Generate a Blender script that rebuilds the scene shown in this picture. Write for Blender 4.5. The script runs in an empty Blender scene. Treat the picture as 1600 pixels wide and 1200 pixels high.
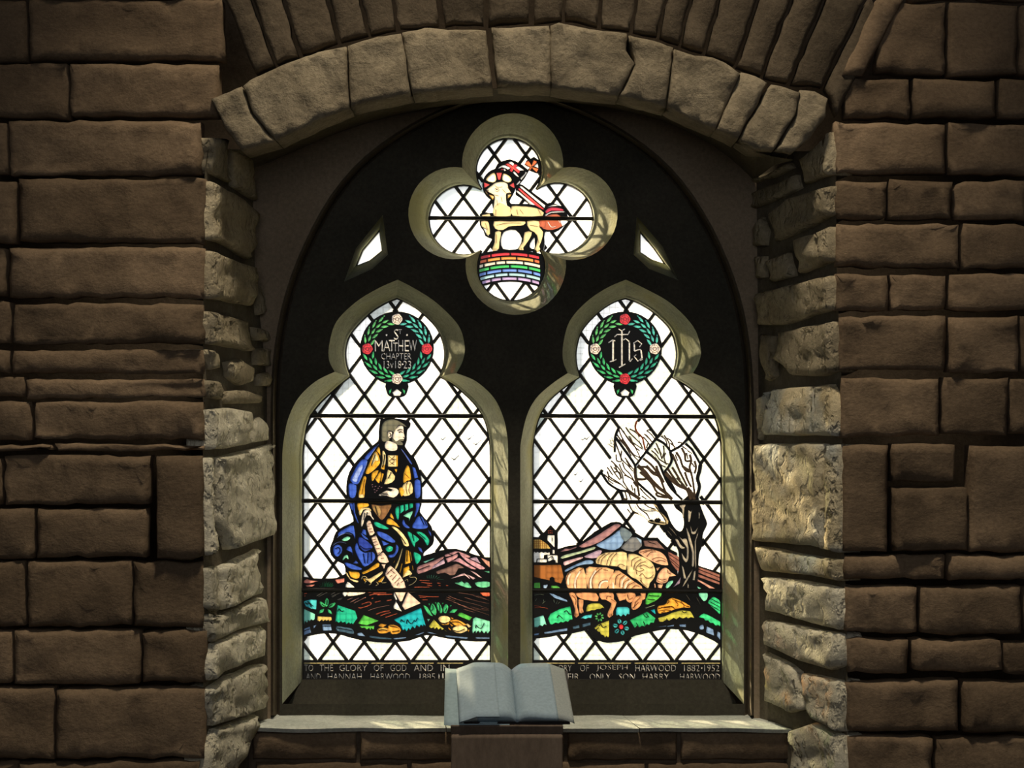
import bpy, bmesh, math, random
from mathutils import Vector, noise
from mathutils.geometry import delaunay_2d_cdt

# ------------------------------------------------------------------ camera, light, exposure
SC = bpy.context.scene
COL = SC.collection
CAMZ, DIST, FPX = 1.9, 5.0, 3000.0
cam_d = bpy.data.cameras.new('camera')
cam_d.sensor_width = 36.0
cam_d.lens = 36.0 * FPX / 1600.0
cam_d.clip_start = 0.05
cam = bpy.data.objects.new('camera', cam_d)
cam.location = (0, -DIST, CAMZ)
cam.rotation_euler = (math.pi / 2, 0, 0)
COL.objects.link(cam)
SC.camera = cam

SC.view_settings.view_transform = 'Standard'
SC.view_settings.look = 'None'
SC.view_settings.gamma = 1.0
SC.view_settings.use_curve_mapping = False
SC.view_settings.exposure = 0.0

# overcast sky, brighter overhead, pale ground light below the horizon
wd = bpy.data.worlds.new('overcast_sky')
SC.world = wd
wd.use_nodes = True
nt = wd.node_tree
nt.nodes.clear()
out = nt.nodes.new('ShaderNodeOutputWorld')
bg = nt.nodes.new('ShaderNodeBackground')
tc = nt.nodes.new('ShaderNodeTexCoord')
sp = nt.nodes.new('ShaderNodeSeparateXYZ')
rp = nt.nodes.new('ShaderNodeValToRGB')
mr = nt.nodes.new('ShaderNodeMapRange')
mr.inputs['From Min'].default_value = -1.0
mr.inputs['From Max'].default_value = 1.0
e = rp.color_ramp.elements
e[0].position, e[0].color = 0.0, (0.22, 0.22, 0.20, 1)
e[1].position, e[1].color = 1.0, (0.94, 0.97, 1.0, 1)
e2 = e.new(0.44); e2.color = (0.27, 0.27, 0.25, 1)
e3 = e.new(0.50); e3.color = (0.33, 0.335, 0.34, 1)
nt.links.new(tc.outputs['Generated'], sp.inputs[0])
nt.links.new(sp.outputs['Z'], mr.inputs['Value'])
nt.links.new(mr.outputs['Result'], rp.inputs['Fac'])
nt.links.new(rp.outputs['Color'], bg.inputs['Color'])
nt.links.new(bg.outputs[0], out.inputs[0])
SKY = 4.6
bg.inputs['Strength'].default_value = SKY

def lamp(name, kind, loc, rot, energy, col, **kw):
    d = bpy.data.lights.new(name, kind)
    d.energy = energy
    d.color = col
    for k, v in kw.items():
        setattr(d, k, v)
    o = bpy.data.objects.new(name, d)
    o.location = loc
    o.rotation_euler = rot
    COL.objects.link(o)
    return o

def aim(o, target):
    d = Vector(target) - Vector(o.location)
    o.rotation_euler = d.to_track_quat('-Z', 'Y').to_euler()

sun = lamp('sun', 'SUN', (-4, 6, 8), (0, 0, 0), 33.0, (1.0, 0.80, 0.48), angle=math.radians(2.5))
aim(sun, Vector(sun.location) + Vector((0.62, -1.0, -0.46)))
wall_spot = lamp('added_wall_spot', 'SPOT', (0.0, -1.95, 5.3), (0, 0, 0), 400.0, (1.0, 0.86, 0.66),  # added spot without a fitting; lights the wall and dims its edges
            spot_size=math.radians(45), spot_blend=0.5, shadow_soft_size=0.25)
aim(wall_spot, (0, -0.6, 1.32))
# unseen fill light added behind the camera to soften joints and reveals
back_fill = lamp('added_fill_light', 'AREA', (0.0, -6.9, 3.2), (0, 0, 0), 40.0, (0.97, 0.97, 1.0), shape='RECTANGLE', size=3.2, size_y=2.6)
aim(back_fill, (0, -0.6, 1.9))

# ------------------------------------------------------------------ helpers
def P(px, py, y):
    """world point at depth y of the place the photograph shows at (px, py)"""
    d = y + DIST
    return Vector(((px - 800.0) / FPX * d, y, CAMZ - (py - 600.0) / FPX * d))

def link(o, parent=None):
    COL.objects.link(o)
    if parent is not None:
        o.parent = parent
    return o

def mesh_obj(name, verts, faces, mat, parent=None, smooth=False):
    me = bpy.data.meshes.new(name)
    me.from_pydata([tuple(v) for v in verts], [], faces)
    bm = bmesh.new(); bm.from_mesh(me)
    bmesh.ops.recalc_face_normals(bm, faces=bm.faces)
    bm.to_mesh(me); bm.free()
    if smooth:
        for p in me.polygons:
            p.use_smooth = True
    me.materials.append(mat)
    return link(bpy.data.objects.new(name, me), parent)

def tag(o, label, cat=None, kind=None, group=None):
    o['label'] = label
    if cat: o['category'] = cat
    if kind: o['kind'] = kind
    if group: o['group'] = group
    return o

def empty(name, loc=(0, 0, 0)):
    o = bpy.data.objects.new(name, None)
    o.empty_display_size = 0.1
    o.location = loc
    return link(o)

def srgb(h):
    c = [int(h[i:i + 2], 16) / 255.0 for i in (0, 2, 4)]
    return tuple((x / 12.92 if x <= 0.04045 else ((x + 0.055) / 1.055) ** 2.4) for x in c)

def catmull(pts, n=3, closed=True):
    out = []
    N = len(pts)
    rng = range(N) if closed else range(N - 1)
    for i in rng:
        if closed:
            p0, p1, p2, p3 = pts[i - 1], pts[i], pts[(i + 1) % N], pts[(i + 2) % N]
        else:
            p0, p1, p2, p3 = pts[max(i - 1, 0)], pts[i], pts[i + 1], pts[min(i + 2, N - 1)]
        for k in range(n):
            t = k / n
            out.append(tuple(0.5 * (2 * p1[a] + (p2[a] - p0[a]) * t + (2 * p0[a] - 5 * p1[a] + 4 * p2[a] - p3[a]) * t * t
                                    + (3 * p1[a] - p0[a] - 3 * p2[a] + p3[a]) * t ** 3) for a in (0, 1)))
    if not closed:
        out.append(tuple(pts[-1]))
    return out

def inside(p, poly):
    x, y = p; c = False; j = len(poly) - 1
    for i in range(len(poly)):
        xi, yi = poly[i]; xj, yj = poly[j]
        if (yi > y) != (yj > y) and x < (xj - xi) * (y - yi) / (yj - yi) + xi:
            c = not c
        j = i
    return c

def stroke(pts, w, w2=None):
    """polygon of a pen line w wide along pts"""
    if w2 is None: w2 = w
    L, R = [], []
    n = len(pts)
    for i, p in enumerate(pts):
        a = pts[max(i - 1, 0)]; b = pts[min(i + 1, n - 1)]
        dx, dy = b[0] - a[0], b[1] - a[1]
        l = math.hypot(dx, dy) or 1
        h = 0.5 * (w + (w2 - w) * i / max(n - 1, 1))
        nx, ny = -dy / l * h, dx / l * h
        L.append((p[0] + nx, p[1] + ny)); R.append((p[0] - nx, p[1] - ny))
    return L + R[::-1]

def ellipse(cx, cy, a, b, ang=0, n=10):
    ca, sa = math.cos(ang), math.sin(ang)
    return [(cx + a * math.cos(t) * ca - b * math.sin(t) * sa, cy + a * math.cos(t) * sa + b * math.sin(t) * ca)
            for t in (2 * math.pi * k / n for k in range(n))]

def arc3(a, m, b, n):
    """n+1 points on the circle from a through m to b"""
    ax, ay = a; bx, by = m; cx, cy = b
    d = 2 * (ax * (by - cy) + bx * (cy - ay) + cx * (ay - by))
    ux = ((ax**2 + ay**2) * (by - cy) + (bx**2 + by**2) * (cy - ay) + (cx**2 + cy**2) * (ay - by)) / d
    uy = ((ax**2 + ay**2) * (cx - bx) + (bx**2 + by**2) * (ax - cx) + (cx**2 + cy**2) * (bx - ax)) / d
    r = math.hypot(ax - ux, ay - uy)
    t0 = math.atan2(ay - uy, ax - ux); tm = math.atan2(by - uy, bx - ux); t1 = math.atan2(cy - uy, cx - ux)
    def norm(t): return (t - t0) % (2 * math.pi)
    if norm(tm) < norm(t1): span = norm(t1)
    else: span = norm(t1) - 2 * math.pi
    return [(ux + r * math.cos(t0 + span * k / n), uy + r * math.sin(t0 + span * k / n)) for k in range(n + 1)]

def cdt(polys, segs=(), pts=(), mode=1):
    """arrangement of polygons and loose segments; returns verts, triangles, ids of polygons over each triangle,
    set of constrained edges"""
    V, E, F = [], [], []
    for p in polys:
        b = len(V)
        V += [Vector(q) for q in p]
        F.append(list(range(b, len(V))))
    for a, c in segs:
        b = len(V)
        V += [Vector(a), Vector(c)]
        E.append((b, b + 1))
    V += [Vector(q) for q in pts]
    ov, oe, of, _, oeo, ofo = delaunay_2d_cdt(V, E, F, mode, 1e-4)
    cons = set()
    for i, ed in enumerate(oe):
        if oeo[i]:
            cons.add((min(ed), max(ed)))
    return [tuple(v) for v in ov], [list(f) for f in of], [set(x) for x in ofo], cons

def fill(outer, holes=(), pts=()):
    v, f, o, _ = cdt([outer] + list(holes), pts=pts)
    tri = [f[i] for i in range(len(f)) if 0 in o[i] and len(o[i]) == 1]
    return v, tri

def slab(v2, tris, yf, yb, mapper=P):
    """prism of a flat triangulated region between two depths"""
    used = sorted({i for t in tris for i in t})
    ix = {u: k for k, u in enumerate(used)}
    n = len(used)
    V = [mapper(v2[u][0], v2[u][1], yf) for u in used] + [mapper(v2[u][0], v2[u][1], yb) for u in used]
    F = []; cnt = {}
    for t in tris:
        a, b, c = (ix[k] for k in t)
        F.append((a, b, c)); F.append((c + n, b + n, a + n))
        for e_ in ((a, b), (b, c), (c, a)):
            k = (min(e_), max(e_)); cnt[k] = None if k in cnt else e_
    for e_ in cnt.values():
        if e_:
            F.append((e_[1], e_[0], e_[0] + n, e_[1] + n))
    return V, F

class Acc:
    def __init__(self): self.V, self.F = [], []
    def add(self, V, F):
        b = len(self.V); self.V += list(V); self.F += [tuple(i + b for i in f) for f in F]

# glass-plane mapping: photograph position -> place on the glass plane (y = 0), then depth
def G(px, py, y):
    q = P(px, py, 0.0)
    return Vector((q.x, y, q.z))

# ------------------------------------------------------------------ materials
def nodes(m):
    m.use_nodes = True
    t = m.node_tree
    return t, t.nodes, t.links

def stone_mat(name, c1, c2, scale=6.0, bump=0.5, dist=0.01, fine=90.0, pits=0.0, var=0.5, stain=None, lay=1.0):
    m = bpy.data.materials.new(name)
    t, N, L = nodes(m)
    b = N['Principled BSDF']; b.inputs['Roughness'].default_value = 0.93
    b.inputs['Specular IOR Level'].default_value = 0.15
    co = N.new('ShaderNodeTexCoord')
    mp = N.new('ShaderNodeMapping'); mp.inputs['Scale'].default_value = (1, 1, lay)
    L.new(co.outputs['Object'], mp.inputs[0])
    n1 = N.new('ShaderNodeTexNoise'); n1.inputs['Scale'].default_value = scale; n1.inputs['Detail'].default_value = 6
    n2 = N.new('ShaderNodeTexNoise'); n2.inputs['Scale'].default_value = fine; n2.inputs['Detail'].default_value = 8
    n2.inputs['Roughness'].default_value = 0.7
    L.new(mp.outputs[0], n1.inputs[0]); L.new(mp.outputs[0], n2.inputs[0])
    r = N.new('ShaderNodeValToRGB')
    r.color_ramp.elements[0].position = 0.3; r.color_ramp.elements[1].position = 0.72
    r.color_ramp.elements[0].color = (*c1, 1); r.color_ramp.elements[1].color = (*c2, 1)
    L.new(n1.outputs[0], r.inputs[0])
    oi = N.new('ShaderNodeObjectInfo')
    mr_ = N.new('ShaderNodeMapRange'); mr_.inputs['To Min'].default_value = 1 - var * .55; mr_.inputs['To Max'].default_value = 1 + var * .45
    L.new(oi.outputs['Random'], mr_.inputs['Value'])
    sp_ = N.new('ShaderNodeMapRange'); sp_.inputs['From Min'].default_value = .3; sp_.inputs['From Max'].default_value = .7
    sp_.inputs['To Min'].default_value = .72; sp_.inputs['To Max'].default_value = 1.18
    L.new(n2.outputs[0], sp_.inputs['Value'])
    mu = N.new('ShaderNodeMath'); mu.operation = 'MULTIPLY'
    L.new(mr_.outputs[0], mu.inputs[0]); L.new(sp_.outputs[0], mu.inputs[1])
    vm = N.new('ShaderNodeVectorMath'); vm.operation = 'SCALE'
    L.new(r.outputs[0], vm.inputs[0]); L.new(mu.outputs[0], vm.inputs['Scale'])
    col_out = vm.outputs[0]
    if stain:
        n4 = N.new('ShaderNodeTexNoise'); n4.inputs['Scale'].default_value = stain[1]; n4.inputs['Detail'].default_value = 4
        L.new(mp.outputs[0], n4.inputs[0])
        r4 = N.new('ShaderNodeValToRGB'); r4.color_ramp.elements[0].position = .48; r4.color_ramp.elements[1].position = .66
        L.new(n4.outputs[0], r4.inputs[0])
        mx = N.new('ShaderNodeMix'); mx.data_type = 'RGBA'
        L.new(r4.outputs[0], mx.inputs['Factor']); L.new(col_out, mx.inputs['A'])
        mx.inputs['B'].default_value = (*stain[0], 1)
        col_out = mx.outputs['Result']
    L.new(col_out, b.inputs['Base Color'])
    n3 = N.new('ShaderNodeTexNoise'); n3.inputs['Scale'].default_value = scale * 4; n3.inputs['Detail'].default_value = 9
    n3.inputs['Roughness'].default_value = 0.68
    L.new(mp.outputs[0], n3.inputs[0])
    h = n3.outputs[0]
    if pits:
        vo = N.new('ShaderNodeTexNoise'); vo.inputs['Scale'].default_value = 46; vo.inputs['Detail'].default_value = 3
        mp2 = N.new('ShaderNodeMapping'); mp2.inputs['Scale'].default_value = (1, 1, .55); mp2.inputs['Rotation'].default_value = (0, .35, 0)
        L.new(co.outputs['Object'], mp2.inputs[0]); L.new(mp2.outputs[0], vo.inputs[0])
        rr = N.new('ShaderNodeMapRange'); rr.inputs['From Min'].default_value = .28; rr.inputs['From Max'].default_value = .48
        rr.inputs['To Min'].default_value = -pits; rr.inputs['To Max'].default_value = 0
        L.new(vo.outputs[0], rr.inputs['Value'])
        ad = N.new('ShaderNodeMath'); ad.operation = 'ADD'
        L.new(h, ad.inputs[0]); L.new(rr.outputs[0], ad.inputs[1]); h = ad.outputs[0]
    bu = N.new('ShaderNodeBump'); bu.inputs['Strength'].default_value = bump; bu.inputs['Distance'].default_value = dist
    L.new(h, bu.inputs['Height']); L.new(bu.outputs[0], b.inputs['Normal'])
    return m

def plain_mat(name, c, rough=0.6, metal=0.0, bump=0.0, scale=80):
    m = bpy.data.materials.new(name)
    t, N, L = nodes(m)
    b = N['Principled BSDF']
    b.inputs['Base Color'].default_value = (*c, 1); b.inputs['Roughness'].default_value = rough; b.inputs['Metallic'].default_value = metal
    co = N.new('ShaderNodeTexCoord')
    n1 = N.new('ShaderNodeTexNoise'); n1.inputs['Scale'].default_value = scale; n1.inputs['Detail'].default_value = 6
    L.new(co.outputs['Object'], n1.inputs[0])
    mr_ = N.new('ShaderNodeMapRange'); mr_.inputs['To Min'].default_value = .75; mr_.inputs['To Max'].default_value = 1.2
    L.new(n1.outputs[0], mr_.inputs['Value'])
    vm = N.new('ShaderNodeVectorMath'); vm.operation = 'SCALE'; vm.inputs[0].default_value = c
    L.new(mr_.outputs[0], vm.inputs['Scale']); L.new(vm.outputs[0], b.inputs['Base Color'])
    if bump:
        bu = N.new('ShaderNodeBump'); bu.inputs['Strength'].default_value = bump; bu.inputs['Distance'].default_value = .004
        L.new(n1.outputs[0], bu.inputs['Height']); L.new(bu.outputs[0], b.inputs['Normal'])
    return m

_glass = {}
def glass_mat(name, c, streak=0.18, diffuse=0.34, stain=0.0, scale=30.0):
    """leaded church glass: partly clear, partly light-scattering, tinted in the mass"""
    if name in _glass: return _glass[name]
    c = tuple(math.sqrt(x) for x in c)          # a pane is tinted at both of its faces
    streak *= .5
    m = bpy.data.materials.new(name)
    t, N, L = nodes(m)
    N.remove(N['Principled BSDF'])
    o = N['Material Output']
    co = N.new('ShaderNodeTexCoord')
    n1 = N.new('ShaderNodeTexNoise'); n1.inputs['Scale'].default_value = scale; n1.inputs['Detail'].default_value = 4
    L.new(co.outputs['Object'], n1.inputs[0])
    mr_ = N.new('ShaderNodeMapRange'); mr_.inputs['From Min'].default_value = .3; mr_.inputs['From Max'].default_value = .7
    mr_.inputs['To Min'].default_value = 1 - streak; mr_.inputs['To Max'].default_value = 1 + streak * .6
    L.new(n1.outputs[0], mr_.inputs['Value'])
    vm = N.new('ShaderNodeVectorMath'); vm.operation = 'SCALE'; vm.inputs[0].default_value = c
    L.new(mr_.outputs[0], vm.inputs['Scale'])
    cl = vm.outputs[0]
    if stain:
        n2 = N.new('ShaderNodeTexNoise'); n2.inputs['Scale'].default_value = 26; n2.inputs['Detail'].default_value = 7
        n2.inputs['Roughness'].default_value = .7
        L.new(co.outputs['Object'], n2.inputs[0])
        r2 = N.new('ShaderNodeValToRGB'); r2.color_ramp.elements[0].position = .60; r2.color_ramp.elements[1].position = .72
        r2.color_ramp.elements[0].color = (0, 0, 0, 1); r2.color_ramp.elements[1].color = (stain, stain, stain, 1)
        L.new(n2.outputs[0], r2.inputs[0])
        mx = N.new('ShaderNodeMix'); mx.data_type = 'RGBA'
        L.new(r2.outputs[0], mx.inputs['Factor']); L.new(cl, mx.inputs['A']); mx.inputs['B'].default_value = (.42, .47, .44, 1)
        cl = mx.outputs['Result']
    mn = N.new('ShaderNodeVectorMath'); mn.operation = 'MINIMUM'; mn.inputs[1].default_value = (.985, .985, .985)
    L.new(cl, mn.inputs[0]); cl = mn.outputs[0]
    a = N.new('ShaderNodeBsdfTransparent'); b = N.new('ShaderNodeBsdfTranslucent')
    L.new(cl, a.inputs[0]); L.new(cl, b.inputs[0])
    mx1 = N.new('ShaderNodeMixShader'); mx1.inputs[0].default_value = diffuse
    L.new(a.outputs[0], mx1.inputs[1]); L.new(b.outputs[0], mx1.inputs[2])
    gl = N.new('ShaderNodeBsdfGlossy'); gl.inputs['Roughness'].default_value = .15
    mx2 = N.new('ShaderNodeMixShader'); mx2.inputs[0].default_value = .03
    L.new(mx1.outputs[0], mx2.inputs[1]); L.new(gl.outputs[0], mx2.inputs[2])
    L.new(mx2.outputs[0], o.inputs[0])
    _glass[name] = m
    return m

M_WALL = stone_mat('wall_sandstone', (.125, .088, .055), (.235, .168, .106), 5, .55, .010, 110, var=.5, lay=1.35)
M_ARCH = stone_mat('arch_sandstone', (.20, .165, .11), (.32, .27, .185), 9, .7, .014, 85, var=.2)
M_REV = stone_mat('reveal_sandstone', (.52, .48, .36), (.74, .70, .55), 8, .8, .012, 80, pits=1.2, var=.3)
M_REVU = stone_mat('brown_shaded_reveal_sandstone', (.27, .225, .145), (.44, .38, .26), 8, .8, .012, 80, pits=1.0, var=.3)  # brown stone, darkened as well for the shade high in the recess
M_UP = stone_mat('dimmed_walling', (.070, .054, .036), (.125, .098, .066), 7, .6, .012, 90, var=.4)  # wall stone with the dimness at the top put into its colour
M_REVR = stone_mat('sun_tinted_sandstone', (.46, .38, .23), (.72, .63, .43), 8, .85, .012, 80, pits=1.2, var=.25, stain=((.45, .46, .41), 7))  # warm sunlight put into the colour of the stones it strikes
M_MORT = stone_mat('dark_mortar', (.085, .063, .043), (.14, .107, .074), 12, .4, .01, 90, var=0)
M_MORTR = stone_mat('reveal_mortar', (.10, .085, .060), (.17, .15, .11), 12, .5, .01, 90, var=0)
M_PLATE = stone_mat('shade_darkened_tracery_stone', (.045, .043, .033), (.07, .064, .048), 8, .3, .006, 110, var=0)  # dark stone, with the shade of the recess also put into its colour
M_SPAN = stone_mat('spandrel_plaster', (.22, .17, .115), (.31, .245, .17), 4, .3, .008, 100, var=0)
M_CHAM = stone_mat('daylight_tinted_chamfer_stone', (.285, .305, .228), (.42, .44, .335), 10, .5, .006, 120, var=.12, stain=((.32, .32, .17), 5))  # paler than the tracery face: light from the glass is put into the colour
M_SILL = stone_mat('grey_sill_stone', (.50, .54, .49), (.70, .73, .66), 12, .6, .008, 110, var=.1)
M_LEAD = plain_mat('lead_and_black_enamel', (.014, .013, .013), .55, 0.0)
M_IRON = plain_mat('wrought_iron', (.030, .028, .026), .5, .6, .2)
M_WOOD = stone_mat('dark_oak', (.14, .105, .078), (.22, .17, .128), 6, .4, .004, 60, var=0, lay=.4)
M_PAGE = plain_mat('page_paper', (.30, .40, .47), .8, 0, .05, 140)
M_SHEET = plain_mat('sheet_paper', (.30, .41, .45), .8, 0, .05, 120)
M_EDGE = plain_mat('page_edges', (.34, .38, .37), .85, 0, .25, 220)
M_COVER = plain_mat('book_cover', (.03, .025, .025), .6)
# ------------------------------------------------------------------ depths of the window wall
Y_PLATE, Y_SPAN, Y_SILL, Y_FRONT = -0.18, -0.22, -0.35, -0.60
random.seed(7)

def mirror(pts, cx=799.5):
    return [(2 * cx - x, y) for x, y in pts]

# glass (inner) and face (outer) outlines of the openings, matched point by point, clockwise from the apex
def light_outline(x_off, pts):
    return [(x + x_off, y) for x, y in pts]

def smooth_runs(runs):
    out = []
    for r in runs:
        out += catmull(r, 5, closed=False)[:-1] if len(r) > 2 else [r[0]]
    return out

L_IN = smooth_runs([
    [(620.5, 466), (641, 475), (661, 489.5), (684, 514), (694.5, 543), (694, 568), (687, 588)],
    [(687, 588), (712, 603), (742, 631), (758, 657), (765, 686), (767, 712)],
    [(767, 712), (767, 1062)], [(767, 1062), (473, 1062)], [(473, 1062), (473, 712)],
    [(473, 712), (475, 690), (481, 660), (496, 634), (524, 607), (547, 588)],
    [(547, 588), (541, 568), (540, 545), (549, 520), (577, 490), (601, 474), (620.5, 466)]])
L_OUT = smooth_runs([
    [(621.5, 437), (650, 452), (683, 474), (716, 508), (726, 540), (723, 564), (713, 583)],
    [(713, 583), (744, 596), (772, 622), (787, 654), (793, 686), (794, 712)],
    [(794, 712), (794, 1100)], [(794, 1100), (441, 1100)], [(441, 1100), (441, 712)],
    [(441, 712), (443, 690), (450, 655), (466, 622), (493, 596), (523, 581)],
    [(523, 581), (514, 562), (515, 535), (526, 502), (556, 472), (590, 451), (621.5, 437)]])
R_IN = smooth_runs([
    [(977, 466), (1000, 474), (1026, 492), (1048, 516), (1057, 546), (1056, 568), (1050, 589)],
    [(1050, 589), (1078, 606), (1107, 634), (1120, 660), (1126, 688), (1127, 712)],
    [(1127, 712), (1127, 1062)], [(1127, 1062), (832, 1062)], [(832, 1062), (832, 712)],
    [(832, 712), (833, 690), (841, 655), (856, 628), (880, 606), (905, 589)],
    [(905, 589), (900, 568), (900, 545), (909, 516), (932, 490), (956, 473), (977, 466)]])
R_OUT = smooth_runs([
    [(978, 437), (1010, 452), (1048, 474), (1083, 510), (1095, 545), (1092, 566), (1083, 583)],
    [(1083, 583), (1114, 597), (1142, 625), (1155, 654), (1161, 686), (1162, 712)],
    [(1162, 712), (1162, 1100)], [(1162, 1100), (813, 1100)], [(813, 1100), (813, 712)],
    [(813, 712), (814, 690), (823, 650), (838, 622), (862, 600), (887, 583)],
    [(887, 583), (880, 565), (880, 538), (890, 502), (916, 472), (948, 450), (978, 437)]])
def lobes(NW, NE, SE, SW, t, r, b, l, n=24):
    return (arc3(NW, t, NE, n)[:-1] + arc3(NE, r, SE, n)[:-1] + arc3(SE, b, SW, n)[:-1] + arc3(SW, l, NW, n)[:-1])
Q_IN = lobes((752, 296), (838, 296), (845, 392), (752, 392), (794, 216), (927, 343), (798, 471), (670, 342))
Q_OUT = lobes((722, 262), (880, 262), (884, 406), (728, 403), (800, 177), (965, 334), (805, 492), (638, 331))
E1_IN = [(594, 358), (598, 392), (577, 409), (555, 418), (566, 391)]
E1_OUT = [(598, 336), (606, 398), (582, 420), (538, 440), (556, 388)]
E2_IN = [(999, 360), (1022, 388), (1041, 415), (1018, 407), (999, 395)]
E2_OUT = [(995, 338), (1036, 386), (1060, 438), (1014, 420), (990, 398)]

# pointed arch that frames the tracery
half = [(437, 720), (437, 620), (443, 540), (459, 462), (487, 388), (528, 313), (580, 254), (650, 205), (722, 172)]
arch_l = catmull(half + [(800, 150)], 3, closed=False)
ARCH1 = [(437, 1118)] + arch_l + [(2 * 800 - x + (1 if x < 500 else 0), y) for x, y in arch_l[::-1][1:]] + [(1164, 1118)]

def offset(poly, d, closed=False):
    out = []; n = len(poly)
    for i, p in enumerate(poly):
        if closed: a, b = poly[i - 1], poly[(i + 1) % n]
        else: a, b = poly[max(i - 1, 0)], poly[min(i + 1, n - 1)]
        dx, dy = b[0] - a[0], b[1] - a[1]; l = math.hypot(dx, dy) or 1
        out.append((p[0] + dy / l * d, p[1] - dx / l * d))
    return out

def area(p):
    return .5 * sum(p[i - 1][0] * p[i][1] - p[i][0] * p[i - 1][1] for i in range(len(p)))

def grow(poly, d):
    s = 1 if area(poly) > 0 else -1
    return offset(poly, d * s, True)

def loft(rings, closed=False):
    """rings: lists of world points of equal length"""
    V = [p for r in rings for p in r]; n = len(rings[0]); F = []
    for k in range(len(rings) - 1):
        for i in range(n if closed else n - 1):
            j = (i + 1) % n
            F.append((k * n + i, k * n + j, (k + 1) * n + j, (k + 1) * n + i))
    return V, F

# ---- tracery: face plate, moulded frame, chamfers
trac = empty('trim_1', (0, Y_PLATE, P(800, 1119, Y_PLATE).z))
tag(trac, 'dark stone window tracery with two cusped lights below a quatrefoil', 'tracery', 'structure')

holes = [L_OUT, R_OUT, Q_OUT, E1_OUT, E2_OUT]
v, t = fill(ARCH1, holes)
def sub(o):
    o.parent = trac
    o.matrix_parent_inverse = trac.matrix_world.inverted()
    return o
bpy.context.view_layer.update()
o = mesh_obj('tracery_face', [P(x, y, Y_PLATE) for x, y in v], t, M_PLATE); sub(o)

yo_leaf = .032
def chamfer(name, inner, outer, parts):
    """hollow chamfer of an opening, cut into stones at the joints listed as index ranges"""
    n = len(inner)
    prof = [(-.02, yo_leaf), (0.0, 0.006), (0.03, -0.035), (0.16, -0.042), (0.42, -0.085), (0.72, -0.128), (1.0, Y_PLATE)]
    def ring(t, y):
        r = []
        for (a, b), (c, d) in zip(inner, outer):
            A, B = P(a, b, 0), P(c, d, Y_PLATE)
            q = A.lerp(B, t); r.append(Vector((q.x, y, q.z)))
        return r
    R = [ring(t, y) for t, y in prof]
    for i0, i1 in parts:
        ids = [k % n for k in range(i0, i1 + 1)]
        V, F = loft([[r[k] for k in ids] for r in R])
        sub(mesh_obj(name, V, F, M_CHAM, smooth=False))

def ix(outline, pt):
    return min(range(len(outline)), key=lambda i: (outline[i][0] - pt[0])**2 + (outline[i][1] - pt[1])**2)

def insert_joint(inner, outer, a, b, fr):
    pass
def split_side(inner, outer, ys):
    """adds matched points on the straight jambs so that the joints fall on them"""
    I, O = [], []
    n = len(inner)
    for k in range(n):
        I.append(inner[k]); O.append(outer[k])
        p, q = inner[k], inner[(k + 1) % n]; p2, q2 = outer[k], outer[(k + 1) % n]
        if abs(p[0] - q[0]) < 1 and abs(p[1] - q[1]) > 200:
            for y in (ys if q[1] > p[1] else ys[::-1]):
                f = (y - p[1]) / (q[1] - p[1])
                I.append((p[0] + (q[0] - p[0]) * f, y)); O.append((p2[0] + (q2[0] - p2[0]) * f, p2[1] + (q2[1] - p2[1]) * f))
    return I, O
for inn, ou in ((L_IN, L_OUT), (R_IN, R_OUT)):
    I, O = split_side(inn, ou, [848])
    xr, xl = max(x for x, y in I), min(x for x, y in I)
    a = ix(I, (xr, 712)); b = ix(I, (xr, 848)); c = ix(I, (xr, 1062)); d = ix(I, (xl, 1062)); e_ = ix(I, (xl, 848)); f = ix(I, (xl, 712))
    n = len(I)
    chamfer('chamfer_stone', I, O, [(f - 0, n), (0, a), (a, b), (b, c), (d, e_), (e_, f)])
    # dark foot between the glass and the sill
    V, F = loft([[P(*I[c], .006), P(*I[d], .006)], [P(I[c][0], I[c][1], -0.055), P(I[d][0], I[d][1], -0.055)],
                 [P(O[c][0] - 2, 1112, -0.075), P(O[d][0] + 2, 1112, -0.075)]])
    sub(mesh_obj('foot_stone', V, F, M_PLATE))
chamfer('chamfer_stone', Q_IN, Q_OUT, [(0, 24), (24, 48), (48, 72), (72, 96)])
chamfer('chamfer_stone', E1_IN, E1_OUT, [(0, 5)])
chamfer('chamfer_stone', E2_IN, E2_OUT, [(0, 5)])
# jamb sides below the plate foot so that nothing is open behind
fr = [ARCH1, offset(ARCH1, 4), offset(ARCH1, 7), offset(ARCH1, 10), offset(ARCH1, 14)]
ysf = [Y_PLATE, -0.165, -0.19, -0.235, Y_SPAN]
V, F = loft([[P(x, y, d) for x, y in r] for r, d in zip(fr, ysf)])
o = mesh_obj('frame_moulding', V, F, stone_mat('brown_frame_stone', (.105, .085, .058), (.16, .13, .09), 9, .35, .006, 110, var=0)); sub(o)

# ---- embrasure outlines: front edge and back edge
def interp(tab, y):
    if y <= tab[0][0]: return tab[0][1]
    for (a, b), (c, d) in zip(tab, tab[1:]):
        if y <= c: return b + (d - b) * (y - a) / (c - a)
    return tab[-1][1]
XLF = [(200, 333), (280, 321), (700, 320), (900, 321), (1000, 322), (1200, 318), (1900, 318)]
XLB = [(200, 398), (300, 398), (440, 402), (520, 412), (600, 420), (1100, 421), (1900, 418)]
XRF = [(200, 1303), (420, 1304), (600, 1312), (860, 1316), (1010, 1321), (1200, 1321), (1900, 1321)]
XRB = [(200, 1178), (480, 1181), (700, 1183), (1110, 1184), (1900, 1186)]

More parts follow.
